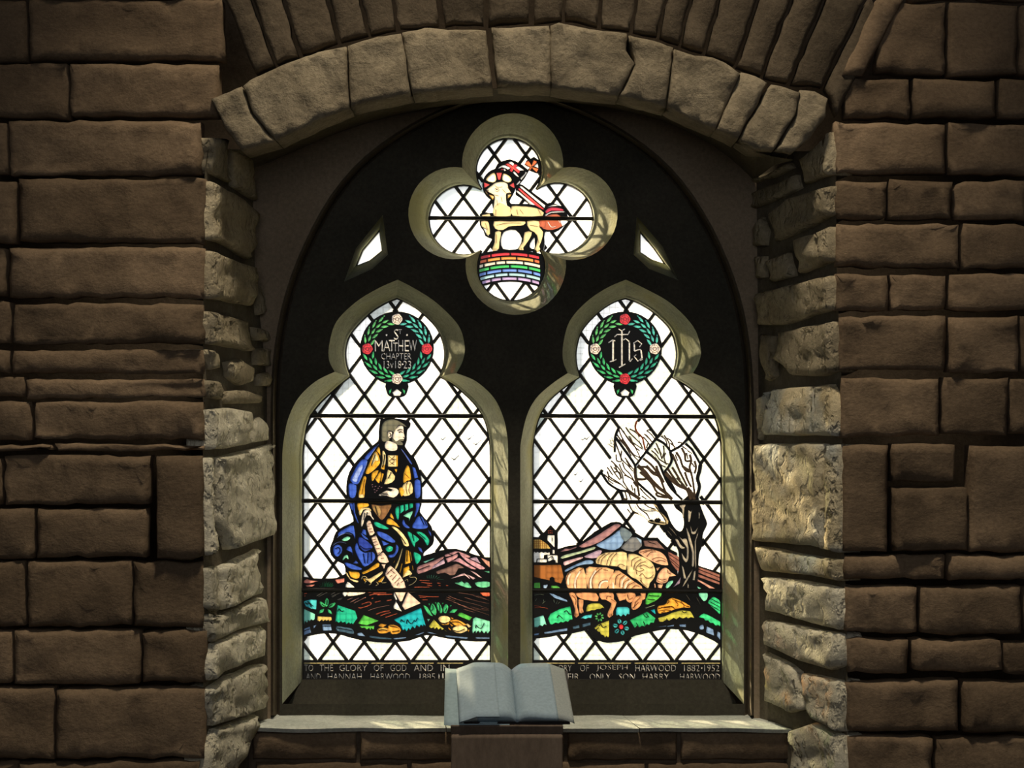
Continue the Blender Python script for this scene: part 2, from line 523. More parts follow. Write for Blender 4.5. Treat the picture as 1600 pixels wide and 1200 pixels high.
def rev_base(side):
    F_, B_ = (XLF, XLB) if side == 'L' else (XRF, XRB)
    def f(px, py):
        px = max(px, interp(F_, py) + .5) if side == 'L' else min(px, interp(F_, py) - .5)
        A = P(interp(F_, py), py, Y_FRONT); B = P(interp(B_, py), py, Y_SPAN)
        k = (px - 800.0) / FPX                        # ray x = k * (y + DIST)
        dx, dy = B.x - A.x, B.y - A.y
        s = (k * (A.y + DIST) - A.x) / (dx - k * dy)
        y = A.y + s * dy
        q = P(px, py, y)
        nrm = Vector((-dy, dx, 0)); nrm.normalize()
        if nrm.y > 0: nrm.negate()
        if (side == 'L') != (nrm.x > 0): nrm = Vector((nrm.x * -1, nrm.y, 0))
        return q, nrm
    return f
rev_l, rev_r = rev_base('L'), rev_base('R')
def flat_base(y):
    return lambda px, py: (P(px, py, y), Vector((0, -1, 0)))
front_base = flat_base(Y_FRONT)

# ---- stones
def jitter_outline(poly, step, amp):
    out = []
    n = len(poly)
    for i in range(n):
        a, b = poly[i], poly[(i + 1) % n]
        l = math.hypot(b[0] - a[0], b[1] - a[1])
        k = max(1, int(round(l / step)))
        for s in range(k):
            f = s / k
            x, y = a[0] + (b[0] - a[0]) * f, a[1] + (b[1] - a[1]) * f
            q = noise.noise_vector(Vector((x * .045, y * .045, 3.1)))
            w = noise.noise_vector(Vector((x * .16, y * .16, 8.1)))
            out.append((x + (q.x + w.x * .5) * amp, y + (q.y + w.y * .5) * amp))
    return out

def stone(poly, base, mat, parent, rise=.018, back=.05, step=16, edge=4.0, amp=2.5, rough=.006, freq=.05, name='stone', deep=None):
    if area(poly) < 0: poly = poly[::-1]
    ol = jitter_outline(poly, min(step, 16), amp)
    cx = sum(p[0] for p in ol) / len(ol); cy = sum(p[1] for p in ol) / len(ol)
    wid = min(max(p[0] for p in ol) - min(p[0] for p in ol), max(p[1] for p in ol) - min(p[1] for p in ol))
    ed = min(edge, wid * .22)
    inr = offset(ol, -ed, True)
    inr = [q if inside(q, ol) else ((p[0] + cx) / 2, (p[1] + cy) / 2) for p, q in zip(ol, inr)]
    x0, x1 = min(p[0] for p in inr), max(p[0] for p in inr); y0, y1 = min(p[1] for p in inr), max(p[1] for p in inr)
    pts = []
    r = 0; y = y0 + step * .6
    while y < y1:
        x = x0 + step * (.6 if r % 2 else .2)
        while x < x1:
            q = (x + random.uniform(-.25, .25) * step, y + random.uniform(-.25, .25) * step)
            if inside(q, inr) and min((q[0] - p[0])**2 + (q[1] - p[1])**2 for p in inr) > (step * .45)**2:
                pts.append(q)
            x += step
        y += step; r += 1
    v, t, o_, _ = cdt([inr], pts=pts)
    seed = random.uniform(0, 50)
    tilt = (random.uniform(-.00008, .00008), random.uniform(-.00008, .00008))
    def lift(x, y):
        n1 = noise.noise(Vector((x * freq * .35, y * freq * .35, seed)))
        n2 = noise.fractal(Vector((x * freq * 1.6, y * freq * 1.6, seed)), 1.0, 2.0, 4)
        return rise + rough * (1.1 * n1 + .8 * n2) + tilt[0] * (x - cx) + tilt[1] * (y - cy)
    V = []
    for x, y in v:
        q, n = base(x, y); V.append(q + n * lift(x, y))
    nv = len(v); m = len(ol)
    ids = {}
    for k, p in enumerate(inr):
        ids[k] = min(range(nv), key=lambda i: (v[i][0] - p[0])**2 + (v[i][1] - p[1])**2)
    for x, y in ol:
        q, n = base(x, y); V.append(q + n * (rise * .35))
    for x, y in ol:
        q, n = base(x, y); V.append(q - n * back)
    F = [tuple(f) for f in t]
    for k in range(m):
        j = (k + 1) % m
        if ids[k] != ids[j]:
            F.append((ids[k], ids[j], nv + j, nv + k))
        else:
            F.append((ids[k], nv + j, nv + k))
        F.append((nv + k, nv + j, nv + m + j, nv + m + k))
    return mesh_obj(name, V, F, mat, parent, smooth=True)

def rect(x0, y0, x1, y1, j=3):
    r = lambda: random.uniform(-j, j)
    return [(x0 + r() * .5, y0 + r()), (x1 + r() * .5, y0 + r()), (x1 + r() * .5, y1 + r()), (x0 + r() * .5, y1 + r())]

# ---- wall_back: outer leaf, mortar bed, and its stones
ROOM_X, ROOM_Z, ROOM_Y = 3.3, 5.6, -7.2
def W2(x, z, y):            # photograph position of a world point at depth y
    d = y + DIST
    return (800 + x / d * FPX, 600 + (CAMZ - z) / d * FPX)
acc = Acc()
yo = 0.03
outer = [W2(-ROOM_X, ROOM_Z, 0), W2(ROOM_X, ROOM_Z, 0), W2(ROOM_X, 0, 0), W2(-ROOM_X, 0, 0)]
v, t = fill(outer, [grow(h, -1.0) for h in (L_IN, R_IN, Q_IN, E1_IN, E2_IN)])
acc.add([Vector((P(x, y, 0).x, yo, P(x, y, 0).z)) for x, y in v], t)
intr = catmull([(352, 232), (385, 236), (430, 223), (480, 199), (540, 174), (600, 157), (680, 147), (770, 138), (860, 139),
                (930, 149), (1000, 161), (1060, 180), (1120, 206), (1180, 238), (1240, 250)], 2, closed=False)
backc = catmull([(398, 262), (420, 254), (470, 232), (540, 203), (620, 180), (700, 166), (800, 158), (900, 162), (1000, 178),
                 (1080, 208), (1140, 246), (1178, 282)], 2, closed=False)
def resample(pl, n):
    L_ = [0]
    for a, b in zip(pl, pl[1:]): L_.append(L_[-1] + math.hypot(b[0] - a[0], b[1] - a[1]))
    out = []
    for k in range(n):
        s = L_[-1] * k / (n - 1); i = 0
        while i < len(L_) - 2 and L_[i + 1] < s: i += 1
        f = (s - L_[i]) / (L_[i + 1] - L_[i]); a, b = pl[i], pl[i + 1]
        out.append((a[0] + (b[0] - a[0]) * f, a[1] + (b[1] - a[1]) * f))
    return out
YS = [260, 300, 360, 440, 520, 600, 700, 860, 1010, 1110, 1200, 1500]
lf = [(interp(XLF, y), y) for y in YS]; rf = [(interp(XRF, y), y) for y in YS]
floor_py = W2(0, 0, Y_FRONT)[1]
front_open = [(lf[-1][0], floor_py)] + lf[::-1] + [(326, 235)] + intr + [(1300, 240)] + rf + [(rf[-1][0], floor_py)]
fo = [W2(-ROOM_X, 0, Y_FRONT), (front_open[0][0], floor_py)] + front_open[1:-1] + [(front_open[-1][0], floor_py)] + \
     [W2(ROOM_X, 0, Y_FRONT), W2(ROOM_X, ROOM_Z, Y_FRONT), W2(-ROOM_X, ROOM_Z, Y_FRONT)]
v, t = fill(fo)
acc.add([P(x, y, Y_FRONT + .012) for x, y in v], t)
V = acc.V; F = acc.F
wall = mesh_obj('wall_back', V, F, M_MORT)
tag(wall, 'dark church wall of coursed brown sandstone around the deep window recess', 'wall', 'structure')

# side reveals (mortar beds)
def bed(name, side, label):
    FX, BX = (XLF, XLB) if side == 'L' else (XRF, XRB)
    ys = [236] + YS + [floor_py]
    sg = 1 if side == 'L' else -1
    A = [P(interp(FX, y) - sg * 3, y, Y_FRONT + .012) for y in ys]
    B = [P(interp(BX, y) - sg * 3, y, Y_SPAN) for y in ys]
    B[-1].z = 0; A[-1].z = 0
    V, F = loft([A, B])
    o = mesh_obj(name, V, F, M_MORTR)
    tag(o, label, 'window reveal', 'structure')
    return o
T_L = bed('trim_2', 'L', 'left splayed window reveal of rough pitted sandstone blocks')
T_R = bed('trim_3', 'R', 'right splayed window reveal of sandstone tinted for the sun it catches')

# spandrel sheet between the pointed frame and the segmental back arch
B4 = fr[-1]
sp_out = [(interp(XLB, y) - 3, y) for y in (1500, 1110, 860, 600, 520, 440, 300)] + backc + [(interp(XRB, y) + 3, y) for y in (300, 480, 700, 1110, 1500)]
frame_hole = B4
v, t = fill(sp_out + [], [B4 + []])
# open at the bottom: the frame foot reaches the sill, so cut the hole down to the lower edge
hole = [(B4[0][0], 1500.5)] + B4 + [(B4[-1][0], 1500.5)]
v, t, oo, _ = cdt([sp_out, hole])
tri = [t[i] for i in range(len(t)) if oo[i] == {0}]
V = [P(x, y, Y_SPAN) for x, y in v]
span = mesh_obj('trim_4', V, tri, M_SPAN)
tag(span, 'dim plastered spandrels between the pointed tracery and the flat arch', 'spandrel', 'structure')

# arch: soffit and voussoirs
A_ = resample(intr, 30); B_ = resample(backc, 30)
V, F = loft([[P(x, y, Y_FRONT + .02) for x, y in A_], [P(x, y, (Y_FRONT + Y_SPAN) / 2) + Vector((0, 0, .012)) for x, y in
             [((a[0] + b[0]) / 2, (a[1] + b[1]) / 2) for a, b in zip(A_, B_)]], [P(x, y, Y_SPAN) for x, y in B_]])
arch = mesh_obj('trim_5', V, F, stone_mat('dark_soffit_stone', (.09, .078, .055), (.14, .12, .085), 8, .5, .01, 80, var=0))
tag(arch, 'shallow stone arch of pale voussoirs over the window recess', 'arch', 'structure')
for poly in [
    [(333, 157), (378, 138), (392, 178), (430, 222), (380, 236), (356, 204)],
    [(382, 136), (392, 128), (440, 105), (498, 84), (540, 74), (545, 170), (482, 197), (434, 221), (398, 178)],
    [(545, 73), (590, 60), (626, 56), (634, 92), (640, 148), (604, 156), (549, 168)],
    [(630, 54), (664, 46), (700, 49), (758, 50), (763, 100), (768, 136), (700, 143), (645, 148), (636, 92)],
    [(769, 45), (820, 46), (856, 42), (860, 70), (858, 137), (816, 136), (778, 134)],
    [(861, 41), (872, 38), (910, 47), (978, 55), (976, 80), (990, 100), (964, 150), (930, 147), (862, 138)],
    [(983, 57), (1020, 66), (1050, 76), (1046, 110), (1038, 168), (1000, 159), (968, 150), (994, 102)],
    [(1054, 79), (1085, 90), (1110, 92), (1132, 100), (1154, 116), (1140, 150), (1116, 202), (1060, 178), (1042, 168), (1050, 108)],
    [(1158, 115), (1178, 121), (1196, 131), (1182, 162), (1150, 218), (1120, 203)],
    [(1204, 134), (1226, 140), (1248, 146), (1240, 180), (1206, 236), (1176, 232), (1155, 219), (1186, 164)],
    [(1250, 142), (1272, 146), (1290, 156), (1288, 182), (1262, 218), (1236, 238), (1212, 236), (1244, 182)],
]:
    if area(poly) < 0: poly = poly[::-1]
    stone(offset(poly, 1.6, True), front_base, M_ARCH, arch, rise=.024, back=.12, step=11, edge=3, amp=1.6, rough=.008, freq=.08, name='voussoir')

# relieving course of narrow stones set on edge above the arch
ex = [(398, 122), (430, 104), (470, 90), (530, 70), (575, 58), (620, 48), (690, 42), (760, 40), (830, 38), (880, 34), (935, 44), (986, 50),
      (1028, 60), (1062, 72), (1100, 86), (1150, 106), (1190, 122), (1232, 132), (1286, 140), (1306, 186)]
for a, b in zip(ex, ex[1:]):
    def rad(p, L):
        dx, dy = p[0] - 800, p[1] - 1150
        l = math.hypot(dx, dy); return (p[0] + dx / l * L, p[1] + dy / l * L)
    g = .06
    a2 = (a[0] + (b[0] - a[0]) * g, a[1] + (b[1] - a[1]) * g); b2 = (b[0] - (b[0] - a[0]) * g, b[1] - (b[1] - a[1]) * g)
    l1 = random.uniform(150, 190)
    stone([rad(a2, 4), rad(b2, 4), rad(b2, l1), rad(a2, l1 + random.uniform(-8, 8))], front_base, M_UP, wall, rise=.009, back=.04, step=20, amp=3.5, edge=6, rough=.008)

# coursed front wall ------------------------------------------------
def cut(x0, x1, y0, y1, lo=70, hi=190):
    x = x0
    while x < x1 - 5:
        w = random.uniform(lo, hi)
        if x1 - x - w < 55: w = x1 - x
        stone(rect(x + 3, y0 + 3.5, x + w - 3, y1 - 3.5), front_base, M_WALL, wall, rise=random.uniform(.006, .012), step=22, amp=3.6, rough=.009, edge=8)
        x += w
LX0, RX1 = -110, 1710
for y0, y1, xs in [(-80, -2, [318]), (-2, 98, [352]), (98, 186, [344]), (188, 276, [318]), (278, 382, [322]), (384, 470, [321]), (471, 541, [321]), (542, 586, [321]),
                   (587, 624, [322]), (625, 690, [322]), (691, 708, [322]), (709, 790, [236]), (792, 874, [232]), (876, 982, [208, 320]),
                   (984, 1071, [222, 324]), (1073, 1186, [322]), (1188, 1290, [312])]:
    xa = 60 + random.uniform(-60, 60)
    cut(LX0, xa, y0, y1)
    for xb in xs:
        stone(rect(xa + 3, y0 + 3.5, xb - 3, y1 - 3.5, 2.5), front_base, M_WALL, wall, rise=random.uniform(.006, .012), step=16, amp=3.6, rough=.009, edge=8)
        xa = xb
stone([(245, 713), (316, 712), (319, 760), (317, 800), (320, 868), (300, 874), (246, 872)], front_base, M_WALL, wall, rise=.022, step=18, amp=2)
for y0, y1, xs in [(-80, 0, [1530]), (2, 118, [1480]), (122, 186, [1424]), (190, 276, [1480]), (280, 345, [1388, 1490]), (349, 422, [1500]), (426, 487, [1390, 1480]), (492, 583, [1480]),
                   (589, 684, [1470]), (692, 864, [1389]), (867, 909, [1480]), (915, 992, [1436]), (998, 1054, [1422]), (1062, 1146, [1500]), (1150, 1290, [1460])]:
    xa = interp(XRF, y0) + 1
    if y0 < 190: xa = {-80: 1420, 2: 1370, 122: 1318}[y0]
    for xb in xs:
        stone(rect(xa + 2, y0 + 3, xb - 4, y1 - 3, 2.5), front_base, M_WALL, wall, rise=random.uniform(.006, .012), step=16, amp=3.6, rough=.009, edge=8)
        xa = xb
    if y0 == 692:
        stone(rect(xa + 4, 694, 1490, 753, 2), front_base, M_WALL, wall, step=20)
        stone(rect(xa + 6, 763, 1510, 860, 2), front_base, M_WALL, wall, step=20)
        cut(1512, RX1, y0, y1)
    else:
        cut(xa, RX1, y0, y1)
stone([(1345, 122), (1412, -2), (1372, -4), (1312, 120)], front_base, M_WALL, wall, step=20)

# reveal stones ------------------------------------------------------
def rs(side, poly, rise=.02, **k):
    b, par, m = (rev_l, T_L, M_REV) if side == 'L' else (rev_r, T_R, M_REVR)
    kw = dict(step=9, edge=3.5, amp=1.8, rough=.008, freq=.11, back=.05); kw.update(k)
    mm = kw.pop('mat', m)
    return stone(poly, b, mm, par, rise=rise, **kw)
for poly in [
    [(330, 216), (350, 217), (354, 284), (328, 270)],
    [(358, 232), (392, 252), (396, 312), (360, 290)],
    [(324, 284), (352, 300), (393, 326), (391, 380), (384, 405), (342, 378), (322, 374)],
    [(322, 391), (352, 403), (387, 417), (391, 440), (387, 478), (356, 472), (322, 466)],
    [(396, 448), (418, 446), (417, 486), (400, 492)],
    [(322, 486), (346, 492), (384, 503), (385, 548), (350, 542), (321, 537)],
    [(393, 512), (418, 516), (420, 534), (396, 532)],
    [(394, 546), (420, 543), (419, 572), (396, 570)],
    [(322, 546), (336, 552), (340, 574), (326, 578)],
    [(350, 566), (372, 561), (392, 573), (393, 596), (372, 603), (354, 588)],
    [(398, 586), (414, 582), (421, 592), (418, 603), (400, 603)],
    [(323, 594), (338, 596), (345, 610), (342, 624), (324, 622)],
    [(350, 612), (376, 610), (404, 618), (402, 630), (352, 632)],
    [(322, 640), (352, 638), (382, 642), (384, 668), (380, 694), (350, 700), (323, 702)],
    [(388, 658), (402, 652), (416, 668), (415, 688), (386, 692)],
    [(320, 716), (330, 714), (330, 800), (333, 860), (321, 868), (318, 790)],
    [(334, 716), (348, 712), (392, 702), (421, 694), (422, 770), (421, 836), (396, 846), (352, 858), (340, 818)],
    [(321, 888), (336, 884), (338, 920), (334, 956), (322, 948)],
    [(341, 886), (366, 874), (398, 858), (396, 890), (400, 928), (370, 942), (342, 952)],
    [(313, 958), (322, 972), (360, 952), (404, 934), (411, 944), (408, 972), (370, 984), (328, 1002), (318, 988)],
    [(327, 1006), (366, 990), (402, 976), (405, 1024), (372, 1038), (322, 1062), (318, 1040)],
    [(320, 1078), (352, 1056), (386, 1042), (408, 1036), (409, 1106), (372, 1120), (328, 1134)],
    [(332, 1140), (366, 1128), (394, 1116), (388, 1150), (366, 1196), (352, 1230), (316, 1230), (320, 1180)],
]:
    big = abs(area(poly)) > 2500
    ymid = sum(p[1] for p in poly) / len(poly)
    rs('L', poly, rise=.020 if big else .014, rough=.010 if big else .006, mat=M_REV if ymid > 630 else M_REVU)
for poly in [
    [(1254, 248), (1280, 228), (1300, 206), (1302, 272), (1262, 288)],
    [(1180, 280), (1206, 268), (1236, 254), (1240, 262), (1212, 276), (1182, 286)],
    [(1178, 302), (1212, 288), (1246, 274), (1251, 294), (1216, 312), (1181, 325)],
    [(1206, 332), (1240, 310), (1302, 291), (1303, 334), (1262, 356), (1217, 377)],
    [(1182, 356), (1194, 340), (1202, 362), (1199, 384), (1181, 385)],
    [(1247, 374), (1276, 366), (1301, 354), (1303, 407), (1280, 416), (1255, 427)],
    [(1203, 408), (1234, 394), (1242, 431), (1222, 437), (1210, 439)],
    [(1182, 402), (1198, 401), (1198, 433), (1186, 435)],
    [(1191, 458), (1246, 443), (1303, 430), (1306, 484), (1270, 494), (1226, 509), (1190, 507)],
    [(1226, 519), (1264, 510), (1306, 503), (1310, 579), (1292, 587), (1243, 587), (1221, 560)],
    [(1191, 521), (1213, 526), (1215, 588), (1205, 596), (1190, 560)],
    [(1213, 608), (1256, 604), (1300, 601), (1314, 645), (1314, 681), (1256, 681), (1200, 679), (1204, 640)],
    [(1186, 624), (1206, 612), (1196, 660), (1190, 688), (1185, 670)],
    [(1186, 694), (1250, 692), (1291, 693), (1293, 780), (1296, 858), (1270, 853), (1230, 849), (1185, 846)],
    [(1296, 694), (1312, 694), (1315, 780), (1315, 864), (1299, 858)],
    [(1190, 853), (1240, 862), (1300, 873), (1315, 875), (1315, 907), (1270, 899), (1198, 892)],
    [(1199, 901), (1250, 906), (1316, 919), (1320, 968), (1315, 984), (1256, 968), (1206, 954)],
    [(1202, 968), (1256, 978), (1315, 990), (1324, 1010), (1319, 1040), (1304, 1048), (1250, 1030), (1202, 1008)],
    [(1201, 1020), (1230, 1034), (1252, 1050), (1262, 1108), (1240, 1114), (1202, 1096)],
    [(1259, 1052), (1314, 1063), (1320, 1076), (1317, 1143), (1272, 1120)],
    [(1238, 1142), (1280, 1128), (1317, 1150), (1321, 1186), (1321, 1240), (1246, 1240), (1242, 1180)],
]:
    big = abs(area(poly)) > 2500
    ymid = sum(p[1] for p in poly) / len(poly)
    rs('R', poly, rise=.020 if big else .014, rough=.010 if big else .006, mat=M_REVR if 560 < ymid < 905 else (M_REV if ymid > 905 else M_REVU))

# ---- sill and the apron wall below it
sill_z = P(0, 1105, -0.055).z
xl, xr = P(397, 1136, Y_SILL).x, P(1246, 1136, Y_SILL).x
sillm = Acc()
def sill_block(x0, x1, xb0, xb1, seed):
    nx, ny = 12, 5
    V = []
    for j in range(ny + 1):
        y = Y_SILL - .01 + (-0.03 - Y_SILL + .01) * j / ny
        for i in range(nx + 1):
            a = x0 + (x1 - x0) * i / nx; b = xb0 + (xb1 - xb0) * i / nx
            x = a + (b - a) * j / ny
            V.append(Vector((x, y + (.006 * noise.noise(Vector((x * 9, 0, seed))) if j == 0 else 0),
                             sill_z + .004 * noise.noise(Vector((x * 7, y * 14, seed))))))
    F = []
    for j in range(ny):
        for i in range(nx):
            k = j * (nx + 1) + i
            F.append((k, k + 1, k + nx + 2, k + nx + 1))
    b = len(V)
    for i in range(nx + 1):
        q = V[i]; V.append(Vector((q.x, q.y + .006, q.z - .010)))
    for i in range(nx):
        F.append((i, i + 1, b + i + 1, b + i))
    return V, F
sill = empty('trim_6', (0, Y_SILL, sill_z - .010))
tag(sill, 'pale grey stone window sill behind the open book', 'sill', 'structure')
bpy.context.view_layer.update()
xb0, xb1 = P(437, 1105, -.03).x - .03, P(1164, 1105, -.03).x + .03
xe = xl - .03
cuts = [0, .36, .70, 1.0]
for k in range(3):
    a, b = cuts[k], cuts[k + 1]
    V, F = sill_block(xe + (xr + .03 - xe) * a + .001, xe + (xr + .03 - xe) * b - .001, xb0 + (xb1 - xb0) * a + .001, xb0 + (xb1 - xb0) * b - .001, k)
    o = mesh_obj('sill_stone', V, F, M_SILL, smooth=False)
    o.parent = sill; o.matrix_parent_inverse = sill.matrix_world.inverted()
Ya = Y_SILL + .02
x0, x1 = W2(xl - .12, 0, Ya)[0], W2(xr + .12, 0, Ya)[0]
za = W2(0, sill_z - .004, Ya)[1]
apron = mesh_obj('trim_7', [P(x0, za, Ya), P(x1, za, Ya), P(x1, W2(0, 0, Ya)[1], Ya), P(x0, W2(0, 0, Ya)[1], Ya)], [(0, 1, 2, 3)], M_MORT)
tag(apron, 'dark stone apron wall under the window sill', 'wall', 'structure')
ab = flat_base(Ya)
for y0, y1, xs in [(1142, 1186, [392, 560, 718, 884, 1060, 1244]), (1190, 1290, [396, 640, 820, 1010, 1246])]:
    for xa, xb in zip(xs, xs[1:]):
        stone(rect(xa + 3, y0 + 1, xb - 3, y1, 1), ab, M_WALL, apron, rise=.014, step=22, amp=1.5, rough=.005)

# ---- room shell
def quad(name, pts, mat, label, cat):
    o = mesh_obj(name, pts, [(0, 1, 2, 3)], mat)
    return tag(o, label, cat, 'structure')
M_ROOM = stone_mat('nave_stone', (.10, .08, .055), (.16, .13, .09), 3, .4, .01, 40, var=0)
M_FLOOR = stone_mat('flagstone', (.08, .07, .055), (.13, .11, .09), 3, .3, .008, 40, var=0)
yb = 0.03
quad('floor', [(-ROOM_X, yb, 0), (ROOM_X, yb, 0), (ROOM_X, ROOM_Y, 0), (-ROOM_X, ROOM_Y, 0)], M_FLOOR, 'worn flagstone church floor below the picture', 'floor')
quad('ceiling', [(-ROOM_X, yb, ROOM_Z), (ROOM_X, yb, ROOM_Z), (ROOM_X, ROOM_Y, ROOM_Z), (-ROOM_X, ROOM_Y, ROOM_Z)], M_ROOM, 'dark church ceiling above the picture', 'ceiling')
quad('wall_left', [(-ROOM_X, yb, 0), (-ROOM_X, ROOM_Y, 0), (-ROOM_X, ROOM_Y, ROOM_Z), (-ROOM_X, yb, ROOM_Z)], M_ROOM, 'side wall of the church beyond the left of the picture', 'wall')
quad('wall_right', [(ROOM_X, yb, 0), (ROOM_X, ROOM_Y, 0), (ROOM_X, ROOM_Y, ROOM_Z), (ROOM_X, yb, ROOM_Z)], M_ROOM, 'side wall of the church beyond the right of the picture', 'wall')
quad('wall_front', [(-ROOM_X, ROOM_Y, 0), (ROOM_X, ROOM_Y, 0), (ROOM_X, ROOM_Y, ROOM_Z), (-ROOM_X, ROOM_Y, ROOM_Z)], M_ROOM, 'opposite church wall behind the viewer', 'wall')
# ------------------------------------------------------------------ stained glass
# crops in which the drawing was measured: origin and scale
CROP = dict(A=(500, 640, 8), B=(500, 770, 8), C=(460, 850, 4.706), N=(465, 885, 10), M=(615, 845, 7.5), D=(660, 240, 5.714),
            L=(740, 240, 13.333), E=(640, 300, 5), F=(550, 480, 10), G=(900, 490, 10), T=(930, 650, 8), Q=(980, 770, 7.5),
            S=(825, 810, 8), R=(990, 850, 10), U=(825, 900, 8), V=(960, 910, 8.889), X=(0, 0, 1), I=(820, 820, 4.706))
PAL = dict(b='3c5cc8', db='2c3f9e', lb='8fa6ea', y='dca63a', ly='f3deA6', g='27b092', lg='86e0c2', br='7d5c40', lbr='a08458', h='68685c',
           f='eee2d6', pk='b98a96', sc='ead0c0', w='f6f6f6', r='d4694f', r2='d98a80', gy='7d766a', gyl='aaa296', cy='4cc0d0', lc='7fcfc4',
           gr='43b878', gn='55b850', o='e0a040', lo='f2d79c', bl='7c9ccc', dbl='46627c', oy='e0c070', ol='b8b450', mv='a07880', lv='b59cb8',
           pk2='c896a8', sa='d0988c', mv2='7a5f5c', lpk='e2bcc8', g2='6cc8a0', cyb='22a8bc', em='3cc888', em2='34b070', w2='fbf4e6',
           c0='d9c695', c1='efe3c6', rd='a8563a', red='d8303c', rds='b8304a', pg='b8ccb0', lbl='a8c6ee', sl='6c7c8a', gy2='74767c',
           s1='e0ad82', s2='d69a70', s3='fdeeda', cr='e0c898', sh='e2b090', wb='925c32', mv3='96655c', g3='58a850', tr='362c24', tn='b0a080',
           gl='5fc070', tl='50c4bc', g5='3fb874', t5='38b498', rr='e03848', wr='eee4de', wl='f4f0ea', yl='e8d89a', bt='ea6a3c', ra='e8404a', ro='f09a4a',
           rc='fdf0d8', rg='3cb860', rb='6a90e8', ry='a8d4e4', rv='b8a0d8', ln='5c2814', lnb='8a6a3c', rl='f08060')
LIGHT_IN = 2.55            # how bright an untinted pane shows; tints are scaled to it
for k_ in list(PAL):
    c_ = srgb(PAL[k_].lower())
    PAL[k_] = tuple(min(.97, max(x, .002) / LIGHT_IN) for x in c_)
NAMES_JOIN = {'ln': 'painted_lines', 'lnb': 'painted_lines'}
CLEAR = [glass_mat('clear_glass_' + n_, c_, .06, .34, st) for n_, c_, st in (
    ('bright', (.95, .95, .95), 0.0), ('white', (.66, .68, .675), .15), ('cool', (.46, .49, .485), .3), ('grey', (.36, .41, .385), .75))]

class Group:
    def __init__(self, name, label=None):
        self.name, self.label = name, label
        self.figs, self.shapes = [], []       # (poly, kind) ; (poly, colour, pane name or None=join, join name)
    def fig(self, poly, kind='black'):
        self.figs.append((poly, kind))
    def add(self, poly, col, pane='coloured_pane', join=None):
        self.shapes.append((poly, col, pane, join))
    def dsl(self, text):
        """lines: crop colour[flags] x,y x,y ...   flags: ! straight, ~w pen line of width w (photograph pixels), + joined"""
        for line in text.strip().splitlines():
            line = line.strip()
            if not line or line[0] == '#': continue
            tk = line.split()
            ox, oy, s = CROP[tk[0]]
            col = tk[1]; pane, join = 'coloured_pane', None
            pts = [tuple(float(q) for q in t_.split(',')) for t_ in tk[2:]]
            pts = [(ox + x / s, oy + y / s) for x, y in pts]
            wpen = None
            if '~' in col:
                col, w_ = col.split('~'); wpen = float(w_)
            straight = col.endswith('!'); col = col.rstrip('!')
            if col.endswith('+'): col = col[:-1]; pane, join = None, 'small_panes'
            if wpen:
                if len(pts) > 2: pts = catmull(pts, 3, closed=False)
                poly = stroke(pts, wpen, wpen * .8)
                if col in ('k',): pass
                else: pane, join = None, NAMES_JOIN.get(col, 'small_panes')
            else:
                poly = pts if (straight or len(pts) < 5) else catmull(pts, 2)
            if col.startswith('FIG'):
                self.fig(poly, 'clear' if col == 'FIGC' else 'black')
            else:
                self.add(poly, col, pane, join)
    def line(self, crop, col, w, *runs):
        for r_ in runs:
            self.dsl('%s %s~%g %s' % (crop, col, w, r_))

_font = bpy.data.curves.new('lettering_font', 'FONT')
def text_polys(s, x0, y0, x1, y1):
    cu = bpy.data.curves.new('lettering', 'FONT'); cu.body = s; cu.fill_mode = 'FRONT'; cu.resolution_u = 2
    ob = bpy.data.objects.new('lettering', cu); COL.objects.link(ob)
    dg = bpy.context.evaluated_depsgraph_get()
    me = bpy.data.meshes.new_from_object(ob.evaluated_get(dg))
    vs = [(v.co.x, v.co.y) for v in me.vertices]
    ax, bx = min(v[0] for v in vs), max(v[0] for v in vs); ay, by = min(v[1] for v in vs), max(v[1] for v in vs)
    m = lambda v: (x0 + (v[0] - ax) / (bx - ax) * (x1 - x0), y1 - (v[1] - ay) / (by - ay) * (y1 - y0))
    res = [[m(vs[i]) for i in p.vertices] for p in me.polygons]
    bpy.data.objects.remove(ob); bpy.data.meshes.remove(me)
    return [p for p in res if abs(area(p)) > 1e-4]

def clip_outside(a, b, inside_poly, outside):
    """pieces of segment a-b inside inside_poly and outside every polygon of outside"""
    ts = [0.0, 1.0]
    dx, dy = b[0] - a[0], b[1] - a[1]
    for poly in [inside_poly] + outside:
        for i in range(len(poly)):
            p, q = poly[i - 1], poly[i]
            ex_, ey = q[0] - p[0], q[1] - p[1]
            det = dx * ey - dy * ex_
            if abs(det) < 1e-9: continue
            t_ = ((p[0] - a[0]) * ey - (p[1] - a[1]) * ex_) / det
            u_ = ((p[0] - a[0]) * dy - (p[1] - a[1]) * dx) / det
            if -1e-9 <= u_ <= 1 + 1e-9 and 0 < t_ < 1: ts.append(t_)
    ts.sort(); out = []
    for t0, t1 in zip(ts, ts[1:]):
        if t1 - t0 < 1e-6: continue
        m = (a[0] + dx * (t0 + t1) / 2, a[1] + dy * (t0 + t1) / 2)
        if inside(m, inside_poly) and not any(inside(m, o_) for o_ in outside):
            if out and abs(out[-1][1] - t0) < 1e-9: out[-1][1] = t1
            else: out.append([t0, t1])
    return [((a[0] + dx * t0, a[1] + dy * t0), (a[0] + dx * t1, a[1] + dy * t1)) for t0, t1 in out if (t1 - t0) * math.hypot(dx, dy) > 1.2]

